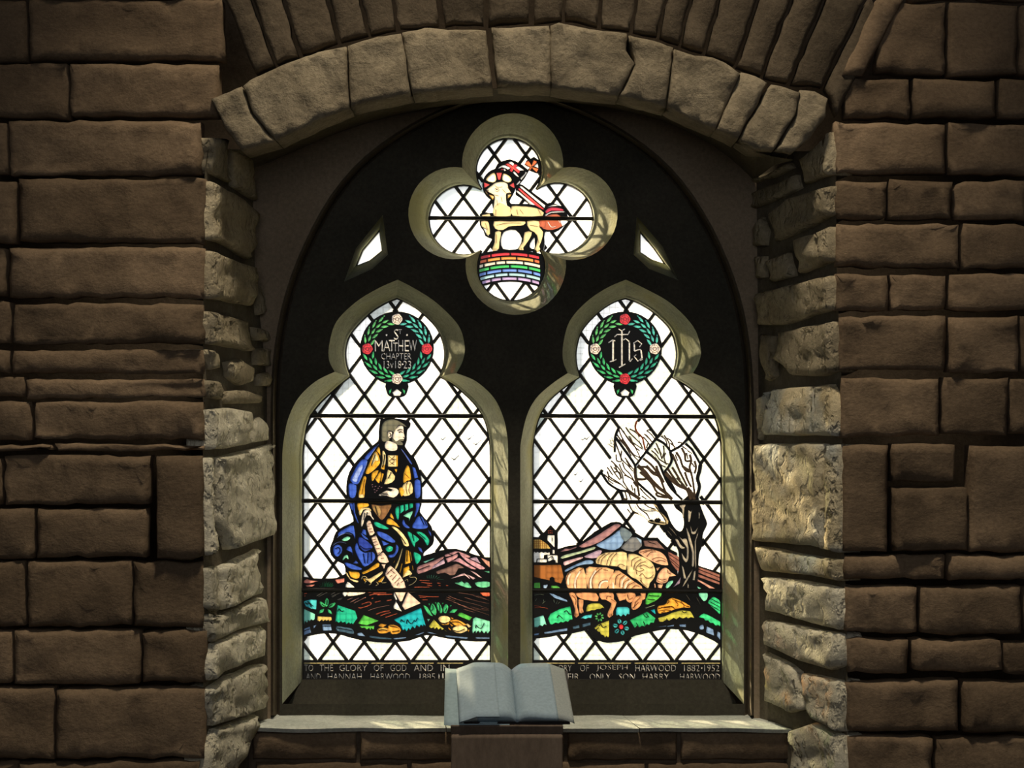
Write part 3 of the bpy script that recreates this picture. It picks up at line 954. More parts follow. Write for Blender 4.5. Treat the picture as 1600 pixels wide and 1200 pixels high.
def came(a, b, w, acc, d=.006, ext=1.0):
    """a lead came: flattened round section along a-b"""
    dx, dy = b[0] - a[0], b[1] - a[1]; l = math.hypot(dx, dy) or 1
    ux, uy = dx / l, dy / l
    a = (a[0] - ux * ext, a[1] - uy * ext); b = (b[0] + ux * ext, b[1] + uy * ext)
    prof = [(-.5, 0.0), (-.46, -.55), (-.22, -1), (.22, -1), (.46, -.55), (.5, 0.0), (.22, .9), (-.22, .9)]
    V = []
    for p in (a, b):
        for s_, z in prof:
            V.append(G(p[0] - uy * s_ * w, p[1] + ux * s_ * w, z * d))
    n = len(prof)
    F = [(k, (k + 1) % n, (k + 1) % n + n, k + n) for k in range(n)] + [tuple(range(n))[::-1], tuple(range(n, 2 * n))]
    acc.add(V, F)

def components(tris, edges_ok):
    """connected sets of triangles; edges_ok(edge) says whether the edge joins its two triangles"""
    par = list(range(len(tris)))
    def find(i):
        while par[i] != i:
            par[i] = par[par[i]]; i = par[i]
        return i
    em = {}
    for i, t_ in enumerate(tris):
        for k in range(3):
            e_ = (min(t_[k], t_[(k + 1) % 3]), max(t_[k], t_[(k + 1) % 3]))
            if e_ in em:
                if edges_ok(e_): par[find(i)] = find(em[e_])
            else: em[e_] = i
    res = {}
    for i in range(len(tris)): res.setdefault(find(i), []).append(tris[i])
    return list(res.values())

def tri_area(v, t_):
    a, b, c = (v[k] for k in t_)
    return abs((b[0] - a[0]) * (c[1] - a[1]) - (c[0] - a[0]) * (b[1] - a[1])) / 2

def build_window(name, label, opening, lattice, groups, base, came_w=5.7):
    root = empty(name, base)
    tag(root, label, 'window', 'structure')
    bpy.context.view_layer.update()
    inv = root.matrix_world.inverted()
    def put(o):
        o.parent = root; o.matrix_parent_inverse = inv; return o
    polys = [opening]; info = [('open',)]
    for g in groups:
        for p, kind in g.figs:
            polys.append(p); info.append(('fig', g, kind))
    for g in groups:
        for p, col, pane, join in g.shapes:
            polys.append(p); info.append(('shape', g, col, pane, join))
    figs = [p for g in groups for p, k_ in g.figs]
    # shapes that stick out of the black ground carry their own ground
    segs = []
    for a, b in lattice: segs += clip_outside(a, b, opening, figs)
    v, t, _, cons = cdt(polys, segs, mode=0)
    cells = {}
    for i, p in enumerate(polys):
        if i == 0: continue
        x0, x1 = min(q[0] for q in p), max(q[0] for q in p); y0, y1 = min(q[1] for q in p), max(q[1] for q in p)
        for a in range(int(x0 // 8), int(x1 // 8) + 1):
            for b in range(int(y0 // 8), int(y1 // 8) + 1):
                cells.setdefault((a, b), []).append((i, x0, x1, y0, y1))
    bucket = {}
    for tri in t:
        c = (sum(v[k][0] for k in tri) / 3, sum(v[k][1] for k in tri) / 3)
        if not inside(c, opening): continue
        top = 0
        for i, x0, x1, y0, y1 in reversed(cells.get((int(c[0] // 8), int(c[1] // 8)), ())):
            if x0 <= c[0] <= x1 and y0 <= c[1] <= y1 and inside(c, polys[i]):
                top = i; break
        bucket.setdefault(top, []).append(tri)
    came_acc = Acc()
    for a, b in segs: came(a, b, came_w, came_acc)
    n = len(opening)
    for i in range(n): came(opening[i], opening[(i + 1) % n], 4.0, came_acc, .007, .3)
    accs = {}
    leads = {g: Acc() for g in groups}
    panes = {g: [] for g in groups}
    rnd = random.Random(11)
    for idx, tris in bucket.items():
        kind = info[idx]
        if kind[0] == 'open' or (kind[0] == 'fig' and kind[2] == 'clear'):
            for comp in components(tris, lambda e_: e_ not in cons):
                A_ = sum(tri_area(v, q) for q in comp)
                if A_ < 3: continue
                V, F = slab(v, comp, -.0018, .0018, G)
                m = CLEAR[rnd.choices((0, 1, 2, 3), (48, 27, 15, 10))[0]]
                cyy = sum(v[q[0]][1] for q in comp) / len(comp)
                if cyy > 995 and rnd.random() < .5: m = CLEAR[3]
                if A_ < 60:
                    accs.setdefault('narrow_panes', Acc()).add(V, F)
                else:
                    put(mesh_obj('quarry_pane', V, F, m))
        elif kind[0] == 'fig' or kind[2] == 'k':
            V, F = slab(v, tris, -.0052, .0045, G); leads[kind[1]].add(V, F)
        else:
            _, g, col, pane, join = kind
            m = glass_mat('glass_' + col, PAL[col], .22 if pane else .05, .34, 0, 45)
            V, F = slab(v, tris, -.002, .002, G)
            A_ = sum(tri_area(v, q) for q in tris)
            if join or A_ < 9:
                accs.setdefault((g, join or 'small_panes', col), (Acc(), m))[0].add(V, F)
            else:
                panes[g].append((pane, V, F, m))
    put(mesh_obj('lead_cames', came_acc.V, came_acc.F, M_LEAD))
    if 'narrow_panes' in accs:
        a_ = accs.pop('narrow_panes'); o = put(mesh_obj('narrow_panes', a_.V, a_.F, CLEAR[1])); o['kind'] = 'stuff'
    for g in groups:
        if leads[g].V: go = mesh_obj(g.name, leads[g].V, leads[g].F, M_LEAD)
        else: go = empty(g.name)
        put(go)
        if g.label: go['label'] = g.label
        for pane, V, F, m in panes[g]:
            c = mesh_obj(pane, V, F, m); c.parent = go; c.matrix_parent_inverse = go.matrix_basis.inverted()
        merged = {}
        for (g2, jn, col), (a_, m) in accs.items():
            if g2 is g: merged.setdefault(jn, []).append((a_, m))
        for jn, lst in merged.items():
            V, F, mi = [], [], []
            me = bpy.data.meshes.new(jn)
            for k, (a_, m) in enumerate(lst):
                b = len(V); V += a_.V; F += [tuple(i + b for i in f) for f in a_.F]; mi += [k] * len(a_.F); me.materials.append(m)
            me.from_pydata([tuple(q) for q in V], [], F)
            me.polygons.foreach_set('material_index', mi)
            c = link(bpy.data.objects.new(jn, me), go)
            if jn == 'small_panes': c['kind'] = 'stuff'
    return root, put

def lattice(cx, cy, sx, sy, x0, x1, y0, y1):
    """both families of diagonals through the nodes (cx + i sx, cy + j sy) and the half-step nodes between, within y0..y1"""
    out = []
    k = sy / sx
    for i in range(-40, 41):
        for s_ in (1, -1):
            X = cx + i * sx
            xa = X + (y0 - cy) / k * s_; xb = X + (y1 - cy) / k * s_
            if max(xa, xb) < x0 or min(xa, xb) > x1: continue
            out.append(((xa, y0), (xb, y1)))
    return out

def saddle_bar(put, x0, x1, y0, y1, th=7.0, yc=-.016):
    """iron bar across a light, let into the stone at both ends"""
    V = []
    n = 8
    for (x, y) in ((x0, y0), (x1, y1)):
        for k in range(n):
            a = 2 * math.pi * k / n
            q = G(x, y, 0); r_ = th / 2 / 600
            V.append(Vector((q.x, yc + r_ * .8 * math.cos(a), q.z + r_ * math.sin(a))))
    F = [(k, (k + 1) % n, (k + 1) % n + n, k + n) for k in range(n)] + [tuple(range(n)), tuple(range(n, 2 * n))]
    put(mesh_obj('saddle_bar', V, F, M_IRON))

# ---- wreathed medallion shared by both lights
def wreath(g, cx, cy, cols, roses):
    g.fig(ellipse(cx, cy, 57.6, 57.6, 0, 40))
    g.fig(catmull([(cx - 16, cy + 52), (cx - 16, cy + 68), (cx - 11, cy + 75), (cx, cy + 77), (cx + 11, cy + 75), (cx + 16, cy + 68), (cx + 16, cy + 52)], 2))
    g.add([(cx, cy + 63.5), (cx + 7, cy + 69), (cx + 5, cy + 74), (cx - 5, cy + 74), (cx - 7, cy + 69)], 'w')
    for s_ in (-1, 1): g.add([(cx + s_ * 8, cy + 63), (cx + s_ * 13, cy + 66), (cx + s_ * 12, cy + 72), (cx + s_ * 9.5, cy + 68)], 'g5', None, 'small_panes')
    for qd in range(4):            # upper left, upper right, lower right, lower left
        sx = -1 if qd in (0, 3) else 1
        up = qd in (0, 1)
        for k in range(5):
            # angle measured from the base rose towards the tip
            t_ = (14 + 15.5 * k) if up else (12 + 15.5 * k)
            for row, rad_ in enumerate((39.0, 45.5, 51.5)):
                tt = t_ + (0, 6, 1)[row]
                if tt > 76: continue
                a = math.radians(tt)
                if up: px, py = cx + sx * rad_ * math.cos(a), cy - rad_ * math.sin(a); tx, ty = -sx * math.sin(a), -math.cos(a)
                else: px, py = cx + sx * rad_ * math.sin(a), cy + rad_ * math.cos(a); tx, ty = sx * math.cos(a), -math.sin(a)
                # lean the leaf in or out from the stem
                ox_, oy_ = (px - cx) / rad_, (py - cy) / rad_
                lean = (-.42, 0, .36)[row]
                dx, dy = tx + ox_ * lean, ty + oy_ * lean; l = math.hypot(dx, dy); dx, dy = dx / l, dy / l
                L_ = 6.9 if row != 1 else 6.3
                h_ = 2.0
                nx, ny = -dy, dx
                leaf = [(px - dx * L_, py - dy * L_), (px - dx * L_ * .3 + nx * h_, py - dy * L_ * .3 + ny * h_), (px + dx * L_ * .4 + nx * h_ * .8, py + dy * L_ * .4 + ny * h_ * .8),
                        (px + dx * L_, py + dy * L_), (px + dx * L_ * .4 - nx * h_ * .8, py + dy * L_ * .4 - ny * h_ * .8), (px - dx * L_ * .3 - nx * h_, py - dy * L_ * .3 - ny * h_)]
                g.add(leaf, cols[qd], 'leaf_pane')
            if k < 5:
                a = math.radians(t_ + 8)
                if t_ + 8 < 80:
                    r_ = 54.3
                    q = (cx + sx * r_ * math.cos(a), cy - r_ * math.sin(a)) if up else (cx + sx * r_ * math.sin(a), cy + r_ * math.cos(a))
                    g.add(ellipse(q[0], q[1], 1.3, 1.3, 0, 6), cols[qd], None, 'small_panes')
    for (rx, ry), c in zip(((cx, cy - 45.5), (cx + 46.5, cy + .8), (cx, cy + 47.5), (cx - 46.5, cy + .8)), roses):
        rose = [(rx + (8.4 + .5 * math.cos(5 * a)) * math.cos(a), ry + (8.4 + .5 * math.cos(5 * a)) * math.sin(a)) for a in (2 * math.pi * k / 20 for k in range(20))]
        g.add(rose, c, 'rose_pane')
        lc = 'ln'
        for k in range(5):
            a = 2 * math.pi * k / 5 + .3
            p1 = (rx + 3.0 * math.cos(a), ry + 3.0 * math.sin(a)); p2 = (rx + 3.0 * math.cos(a + 1.25), ry + 3.0 * math.sin(a + 1.25))
            g.add(stroke([p1, p2], .9), lc, None, 'painted_lines')
            p3 = (rx + 7.4 * math.cos(a + .6), ry + 7.4 * math.sin(a + .6)); p4 = (rx + 4.0 * math.cos(a + .6), ry + 4.0 * math.sin(a + .6))
            g.add(stroke([p4, p3], .9), lc, None, 'painted_lines')
            q1 = [(rx + 6.0 * math.cos(a + d_), ry + 6.0 * math.sin(a + d_)) for d_ in (-.35, 0, .35)]
            g.add(stroke(q1, .7), lc, None, 'painted_lines')

def words(g, items, col='wl'):
    for s_, x0, y0, x1, y1 in items:
        for p in text_polys(s_, x0, y0, x1, y1): g.add(p, col, None, 'lettering')

def strip(g, x0, x1, lines, bars):
    g.fig([(x0 - 2, 1031), (x1 + 2, 1031), (x1 + 2, 1063), (x0 - 2, 1063)])
    for a, b in bars: g.add([(a, 1035.2), (b, 1035.2), (b, 1036.8), (a, 1036.8)], 'yl', None, 'yellow_rule')
    words(g, lines)

def birds(g, pts):
    for x, y, s_ in pts:
        g.add(stroke([(x - s_, y - s_ * .1), (x - s_ * .2, y + s_ * .25), (x + s_, y - s_ * .8)], 1.0, .5), 'k')
        g.add(stroke([(x - s_ * .5, y + s_ * .4), (x + s_ * .2, y + s_ * .2)], 1.2, .6), 'k')

# ================================================================== left light
sower = Group('sower_panel', 'bearded sower in a blue cloak and yellow tunic scattering seed from a pouch')
sower.dsl('''
A FIG 770,115 880,98 960,112 1080,130 1130,165 1124,220 1090,260 1085,380 1062,450 1075,480 1135,565 1172,590 1222,690 1256,800 1276,950 1278,1100 1265,1200 1250,1280 1330,1380 1390,1455 1424,1580 1412,1680 1340,1750 1292,1800 1290,1890 1215,2010 1200,2200 320,2200 320,2080 316,1990 296,1930 210,1890 140,1820 125,1730 160,1640 200,1530 300,1455 420,1395 392,1290 358,1160 335,1090 330,960 350,830 400,720 500,600 640,460 728,390 735,280 748,170
A b 555,600 640,510 715,440 655,540 600,625
A lb~0.9 735,430 690,490 640,560 600,620
A b 530,622 595,640 560,760 470,935 378,888 410,800 460,700
A lb~0.9 590,650 540,780 480,930
A lb 420,840 470,740 520,690 535,720 480,840 455,905 400,880
A b 365,922 455,948 440,1090 372,1092 358,1000
A b 1010,490 1030,500 1090,580 1155,680 1122,665 1060,565
A lb~0.8 1020,500 1090,600 1130,670
A b 1152,712 1190,730 1228,850 1180,860
A b 1182,888 1252,890 1256,1050 1240,1095 1192,1095
A h 768,300 770,220 800,150 880,122 960,130 1060,190 1078,215 990,190 952,240 936,290 905,272 860,262 842,300 872,372 830,398 772,388
A f 952,240 990,200 1040,212 1046,290 1062,345 1038,372 990,378 958,430 912,412 905,340 918,300
A f 852,275 900,280 895,340 868,356 848,320
A h 908,350 950,398 1000,370 1052,370 1036,395 1006,395 1032,412 1032,442 960,437 908,416 898,380
A f 838,390 900,402 962,440 962,500 900,516 828,495 808,450
A y 690,520 722,548 752,640 736,692 670,760 608,802 566,792 600,710 650,590
A ly 690,540 715,570 730,640 690,640 660,690 640,680 665,590
A y 738,462 752,520 756,590 735,545 704,510
A ly 780,510 822,562 815,690 760,742 766,700 782,640
A y 780,690 812,690 805,750 765,742
A ly! 848,570 968,570 968,712 848,712
A y! 952,572 972,572 972,710 952,710
A y 660,780 735,755 690,850 652,895 640,830
A y 700,850 745,780 765,790 740,920 690,870
A y 770,790 798,802 770,905 752,890
A ly 850,745 938,832 905,905 800,932 830,860
A y 925,742 965,740 955,792
A y 1085,700 1116,720 1140,868 1090,885 1042,918 1045,800
A ly 1042,938 1110,895 1150,930 1157,1040 1060,1082 1010,1030
A y 985,985 1028,972 1052,1030 1022,1088 1000,1050
A y 545,835 582,852 560,960 556,1092 480,1085 500,980
A ly 490,1060 545,1060 550,1100 484,1100
A f 740,1060 830,1010 880,1020 905,995 845,980 870,970 960,985 985,1040 920,1100 830,1075 750,1078
''')
sower.line('A', 'ln', 1.0, '862,585 935,640', '935,580 862,645', '870,650 930,690', '930,650 870,690', '890,620 950,620', '1100,900 1075,960 1090,1060', '1130,920 1110,1000 1120,1050', '560,870 540,960 520,1060', '1060,800 1110,850')
sower.line('A', 'k', 1.2, '965,262 1000,245 1030,250', '985,285 1010,276 1032,286', '1040,345 1056,348', '868,290 885,310 870,340', '1010,395 1040,395', '805,560 800,640 780,720', '890,780 850,860', '690,560 640,700', '745,1050 840,1040', '760,1066 850,1058')
sower.line('A', 'pk', 1.6, '640,940 665,935', '682,962 705,955', '715,985 735,978', '757,975 780,968', '670,1000 690,995', '700,1015 722,1008', '650,965 665,962', '735,960 752,955', '680,1035 695,1030')
sower.dsl('''
B b 365,130 408,130 412,225 385,200
B b 412,130 432,130 440,250 484,372 462,362 420,245
B y 470,132 600,130 604,168 540,185 490,232 470,182
B ly 485,232 540,186 620,188 642,232 600,204 540,212 502,288
B f 530,270 560,215 610,205 640,250 648,290 676,328 656,330 622,282 572,292 546,372 522,425 512,382
B br 640,142 760,160 892,142 870,212 822,292 772,342 720,292 672,232
B lbr 655,182 730,162 762,232 742,292 700,260
B g 940,202 985,165 990,250 980,338 952,302
B g 1000,160 1045,146 1050,220 1000,265
B g 1060,142 1100,135 1105,205 1062,232
B g 1115,134 1162,130 1162,182 1118,200
B lg 1040,286 1162,224 1132,300 1112,362 1108,310
B b 1195,130 1246,130 1236,200 1192,302 1180,290 1202,200
B b 1230,290 1300,322 1352,420 1290,450 1150,436 1190,352
B b 1025,370 1050,330 1066,382 1122,432 1100,442 1050,420
B y 890,248 922,310 926,336 868,292
B y 848,322 900,330 1002,432 920,402 828,386
B ly 893,424 950,430 1030,502 1092,590 1112,662 1060,662 1040,640 1010,560 960,482
B g 1090,480 1172,522 1240,580 1192,622 1180,680 1130,590
B g 1200,490 1270,490 1342,552 1367,602 1340,662 1290,572
B b 1350,450 1386,500 1392,552 1360,500
B b 1222,675 1265,690 1288,752 1240,720
B g 1170,740 1250,770 1262,822 1210,892 1185,832
B g 678,362 730,370 862,442 800,452 690,412
B b 712,478 830,512 942,602 900,622 790,572 730,532
B b 765,590 866,635 790,662
B g 818,702 860,660 912,680 900,722 850,737
B lg+ 850,682 886,692 870,712
B b 950,640 982,680 970,740 920,802 860,802 860,772 910,767 945,722
B b 540,455 572,465 582,532 520,502
B b 498,488 590,562 612,592 540,562
B db 488,548 560,580 642,650 652,692 560,732 500,680 478,622
B b 465,618 490,700 560,747 662,737 692,802 650,870 560,922 520,882 470,792 433,692
B b 422,408 442,592 410,512 330,492 240,542 228,502 320,442
B lb~0.9 215,560 260,525 330,505 400,525
B lg 273,582 340,543 382,562 340,597 290,597
B b 168,680 220,643 272,680 272,742 220,797 173,762
B lb~1.0 160,660 215,620 270,615 330,630
B b 330,712 365,663 402,702 412,822 396,742
B lg 280,852 300,790 346,775 357,832 322,807
B b 410,882 450,842 482,882
B b 308,868 400,890 522,942 500,962 400,952 330,912
B y 345,980 400,985 490,992 490,1060 430,1072 370,1040
B ly 318,990 345,1002 380,1070 480,1097 460,1117 370,1080
B y 528,990 600,960 722,870 737,922 620,982 540,1017
B ly 540,1060 620,1070 772,980 777,1012 650,1112 640,1132 590,1092
B y 530,1060 560,1075 575,1110 550,1100
B y 720,1112 760,1070 802,1040 802,1062 770,1112
B y! 912,880 938,840 948,815 930,870
B ly 1020,715 1034,700 990,860 950,952 935,935 980,840
B y 1075,710 1112,722 1132,872 1060,892
B y 1045,940 1112,908 1120,952 1035,1052
B ly 1030,1062 1100,960 1152,1012 1120,1022 1060,1047
B y! 1122,730 1134,735 1152,850 1140,850
B y! 1148,900 1158,902 1170,965 1158,962
B y! 1020,880 1032,882 1004,1000 992,998
B sc 580,380 630,348 672,470 682,502 620,532
B sc 638,562 702,530 782,722 722,782
B sc 718,802 792,740 862,862 780,872 733,852
B sc 765,890 822,890 800,952
B sc 818,1030 828,980 880,908 1002,1030 1072,1182 920,1182 880,1112
M sc! 5,590 148,590 100,702 75,712
M sc! 168,598 317,730 130,807 98,760
M w! 0,762 30,708 97,827 0,790
M w! 0,640 8,600 40,680 30,700
''')
sower.line('B', 'ly', 1.3, '520,1080 530,1050 570,1045 590,1080 560,1130', '600,1090 640,1130 610,1150', '700,1110 730,1140 690,1160', '800,1060 770,1120 830,1120', '1150,1000 1120,1050 1190,1055 1205,1090 1160,1135 1110,1155', '1060,1100 1090,1080 1100,1110')
sower.line('B', 'ln', 1.0, '590,420 615,415', '600,390 640,380', '610,455 650,445', '620,490 660,485', '655,590 700,575', '665,620 710,605', '680,660 725,640', '700,700 745,690', '725,760 750,740', '735,780 770,775', '760,820 800,815', '850,1000 905,945', '835,1020 860,1000',
           '870,1050 900,1030', '900,1090 960,1020', '930,1130 1000,1060', '960,1160 980,1120', '1010,1120 1040,1100', '880,960 940,1010')
sower.line('B', 'k', 1.1, '500,660 560,700 640,690', '540,760 560,880', '600,750 590,880', '640,745 640,850', '350,985 380,1050 440,1075', '190,700 230,680 250,720 220,760', '1250,300 1300,400', '1290,310 1330,410', '1150,500 1170,600', '1090,720 1085,860', '940,470 1020,560 1070,640', '560,250 545,340', '590,240 580,290', '690,170 720,280', '1240,510 1320,580')

land_l = Group('landscape_panel', 'ploughed field with turf, stones, plants and rose coloured hills')
land_l.dsl('''
C FIG! 55,238 120,248 190,253 250,252 310,248 380,215 480,180 880,130 960,82 1080,45 1130,36 1185,34 1260,52 1330,80 1400,96 1445,98 1445,714 1330,716 1200,706 1100,690 1030,674 970,668 900,690 850,708 800,716 700,724 600,720 530,712 480,704 410,686 350,668 300,658 250,654 200,658 150,665 100,678 55,692
N r2 90,240 150,195 200,215 330,230 270,240 200,262 130,262
N r2 130,295 200,285 272,280 230,310 150,320
N r2 580,205 735,180 730,240 622,267
N w 748,322 770,260 790,238 882,312 870,327
N w 708,400 760,385 777,430 740,467 710,440
N f 790,385 900,395 1052,390 1050,415 960,442 780,462
N o 1255,930 1300,890 1400,910 1330,947
N o 1243,985 1330,947 1442,980 1440,1020 1330,1047 1260,1032
N oy 1262,985 1330,957 1420,990 1330,1000
N o 1410,930 1500,905 1602,960 1600,1032 1480,1057 1440,1010
N cy! 85,545 210,515 302,520 292,672 200,652 130,622
N lc! 85,652 275,742 268,822 240,842 215,822 190,860 170,835 150,880 120,850 105,905 88,900
N gr 460,490 487,530 482,590 450,627 423,590 430,530
N gr 343,543 400,565 440,622 390,627 355,592
N gr 592,560 580,602 530,642 480,637 510,585
N gr 330,737 350,680 420,653 400,712
N gr 462,650 520,690 547,747 480,722
N oy! 308,775 530,788 537,850 520,835 500,857 480,832 450,850 430,830 400,852 370,830 345,855 308,845
N g! 622,598 900,690 937,802 862,905 840,880 820,900 800,870 760,905 740,860 700,880 680,850 640,880 610,850 588,870 590,840
N gn! 1032,755 1272,847 1080,917 943,892
N gn! 962,925 1202,925 1190,985 1150,960 1140,1000 1110,960 1080,985 1050,955 1000,960
N bl 90,980 190,938 212,1030 90,1077
N bl+ 240,925 300,910 260,960 235,1000
N bl 385,903 520,905 535,997 395,1002
N dbl 608,928 730,945 850,968 880,1052 740,1030 610,1002
N bl 930,1040 1000,1030 1062,1092 940,1077
N dbl 1130,1080 1300,1100 1460,1118 1460,1137 1300,1130 1130,1110
N bl 1500,1118 1600,1108 1690,1100 1690,1118 1600,1132 1510,1137
M lc 340,247 490,195 462,215 370,257
M mv 272,332 300,290 460,238 572,183 582,205 470,290 440,332 290,387
M lv 470,290 590,213 602,262 440,337
M pk 603,160 680,135 752,120 900,180 870,197 800,172 760,132 700,162 610,187
M pk 613,205 680,180 742,148 747,190 640,252 625,232
M pk2 640,252 720,225 770,198 860,265 972,330 900,322 770,252 700,240
M pk2 765,143 840,190 902,220 1000,270 1072,320 1010,332 900,270 830,217
M lv! 885,205 970,188 1022,267
M sa! 1015,193 1122,240 1127,312 1080,272
M mv2 498,357 600,320 700,280 750,268 832,320 760,322 720,392 660,402 600,372 520,387
M lpk 658,447 740,410 830,378 902,447 870,432 830,402 740,427
M lpk 888,343 960,370 1042,437 1000,422
M lpk+ 850,385 962,437 930,452
M g2 708,490 760,488 800,470 830,500 860,480 912,545 860,547 780,520
M g2 953,490 1040,475 1122,480 1122,532 1050,547 980,532
M g2 1050,355 1122,350 1122,377
M r+ 1008,600 1060,595 1122,605 1122,647 1050,642
M cyb! 0,922 322,783 345,880 380,1005 350,975 345,1005 320,980 300,1010 270,985 250,1025 220,1000 190,1050 175,1020 150,1065 130,1030 110,1050 70,970
M gr 343,753 400,780 447,862 462,882 400,852
M gr 428,790 455,728 502,800 490,872 440,832
M gr 503,740 530,718 572,800 555,852 515,802
M gr 578,800 610,738 642,770 620,842 590,842
M gr 648,842 690,800 757,798 710,842
M gr+ 480,720 502,718 490,747
M gr+ 403,735 427,733 420,762
M gr+ 563,725 587,723 575,747
M gr+ 658,750 682,753 665,772
M lg 390,915 427,913 405,947
M ol! 413,1000 472,918 540,990 632,1065 600,1050 590,1030 560,1045 550,1020 520,1040 505,1010 480,1035 465,1010 440,1025
M lo 523,910 560,878 640,883 667,930 600,962 545,947
M o 545,962 600,977 652,945 645,980 580,985
M o 658,932 740,918 832,965 842,990 740,997 690,967
M o 650,962 700,990 680,1007
M o 638,1002 680,1052 640,1032
M lo 688,1022 770,988 852,1010 857,1052 780,1082 710,1062
M lo 843,975 870,968 907,1000 880,1017
M o 860,1042 892,1037 880,1072
M o 658,885 710,910 680,917
M gn! 768,842 795,838 917,893 890,932 743,872
M lg! 930,912 960,893 1127,940 1127,1050 1100,1090 1080,1055 1060,1085 1030,1050 1010,1080 990,1050 965,1085 955,1050 930,1085 920,1060
M bl 393,1062 460,1075 532,1098 400,1077
M bl 608,1107 740,1118 862,1128 850,1147 740,1135 620,1122
M bl! 958,1128 1122,1128 1122,1147 962,1144
M bl 238,1107 300,1085 357,1063 350,1078 300,1100
''')
land_l.line('N', 'gyl', .9, '300,460 410,390', '330,470 470,400', '520,440 610,390', '530,465 660,415', '540,480 600,450', '620,520 700,490', '640,525 690,510')
land_l.line('N', 'sa', 1.1, '780,520 860,490', '820,560 910,520', '840,545 960,490', '880,570 1070,480', '1000,510 1065,475', '1100,690 1250,640 1440,605')
land_l.line('N', 'r', 1.7, '1100,405 1280,388 1400,395', '1120,450 1200,430 1300,440', '1180,415 1390,412', '1240,440 1480,432', '1150,500 1185,492', '1205,560 1300,535', '1390,535 1470,518', '945,640 1000,645 1130,600 1145,570 1100,555 1000,590', '1225,745 1340,705 1440,690', '1290,770 1380,735 1460,718', '1370,795 1460,765 1560,732', '82,392 125,385', '85,430 150,420', '92,462 130,458')
land_l.line('N', 'gr', .9, '360,320 340,290', '380,318 355,265', '400,318 390,250', '420,318 420,240', '440,318 455,232', '460,318 495,240', '480,318 525,250', '500,318 550,262', '520,318 560,290', '430,318 440,260', '470,316 470,255')
land_l.line('M', 'r', 1.4, '300,460 420,468', '320,487 450,498', '390,518 450,528', '240,542 420,540', '510,493 550,498', '525,520 552,526', '390,505 430,500', '610,522 640,526', '290,640 400,652 530,655', '300,660 380,662', '330,690 400,690', '920,600 980,600')
land_l.line('M', 'sa', .8, '640,640 760,690 1000,755 1110,795', '610,680 700,710 850,780 1010,830 1120,870', '690,595 850,620 1000,650 1120,700', '830,660 960,700 1120,735', '720,720 900,790 1120,815', '620,655 720,700', '750,740 860,770', '930,640 1060,680', '700,720 760,730', '820,800 960,840', '1030,790 1110,805', '250,602 420,600 590,605', '900,770 1000,795')
land_l.line('M', 'g2', .7, '400,440 390,400', '420,440 415,395', '440,438 445,395', '460,440 475,400', '480,440 510,405', '500,445 545,420', '520,450 590,455', '760,485 740,465', '800,485 795,460', '835,495 845,470', '870,520 885,490')
land_l.line('M', 'k', 1.1, '80,950 90,920 110,945 130,940', '150,970 160,920 185,960 215,965 240,930 255,945 280,900', '960,1020 965,985 990,1015 1030,1020 1060,960', '700,1045 760,1060 830,1030', '680,950 760,950 810,985', '620,140 700,170', '780,190 880,260', '440,820 460,790 455,750', '530,840 540,800 530,740', '600,830 620,790', '290,340 420,290')
land_l.line('N', 'k', 1.1, '120,560 150,590 190,580 215,640', '150,550 180,560 240,620', '625,700 650,660 680,700 720,690', '455,600 460,520', '380,590 430,620', '540,590 490,630', '1265,1000 1340,985 1400,1000', '1440,930 1560,950', '1480,1020 1590,1000', '405,930 520,930', '100,1010 190,975', '620,960 850,1000')
for cxk, cyk in ((238, 965), (300, 985), (350, 975)):
    land_l.dsl('N k %d,%d %d,%d %d,%d %d,%d' % (cxk, cyk - 60, cxk + 12, cyk, cxk, cyk + 60, cxk - 14, cyk))

med_l = Group('medallion', 'round wreath of roses and laurel with white lettering on black')
wreath(med_l, 620.3, 544.2, ('gl', 'tl', 't5', 'g5'), ('wr', 'rr', 'wr', 'rr'))
FX = lambda x, y: (550 + x / 10, 480 + y / 10)
def fbox(s_, x0, y0, x1, y1): return (s_, *FX(x0, y0), *FX(x1, y1))
words(med_l, [fbox('S', 652, 340, 732, 508), fbox('T', 715, 345, 780, 420), fbox('MA', 355, 512, 545, 690), fbox('T', 540, 508, 655, 690), fbox('THEW', 630, 550, 1015, 690)][:0])
words(med_l, [fbox('S', 652, 340, 728, 508), fbox('T', 722, 345, 782, 420), fbox('M', 355, 518, 480, 690), fbox('A', 484, 518, 600, 690), fbox('T', 572, 508, 668, 690), fbox('T', 640, 550, 715, 690), fbox('H', 722, 512, 800, 690),
              fbox('E', 822, 512, 890, 690), fbox('W', 890, 512, 1015, 690), fbox('CHAPTER', 455, 716, 928, 815), fbox('13v18', 495, 836, 770, 955), fbox('23', 802, 836, 925, 958)])
for x, y in ((540, 435), (858, 433), (790, 890)): med_l.add(ellipse(*FX(x, y), 1.6, 1.6, 0, 8), 'wl', None, 'lettering')

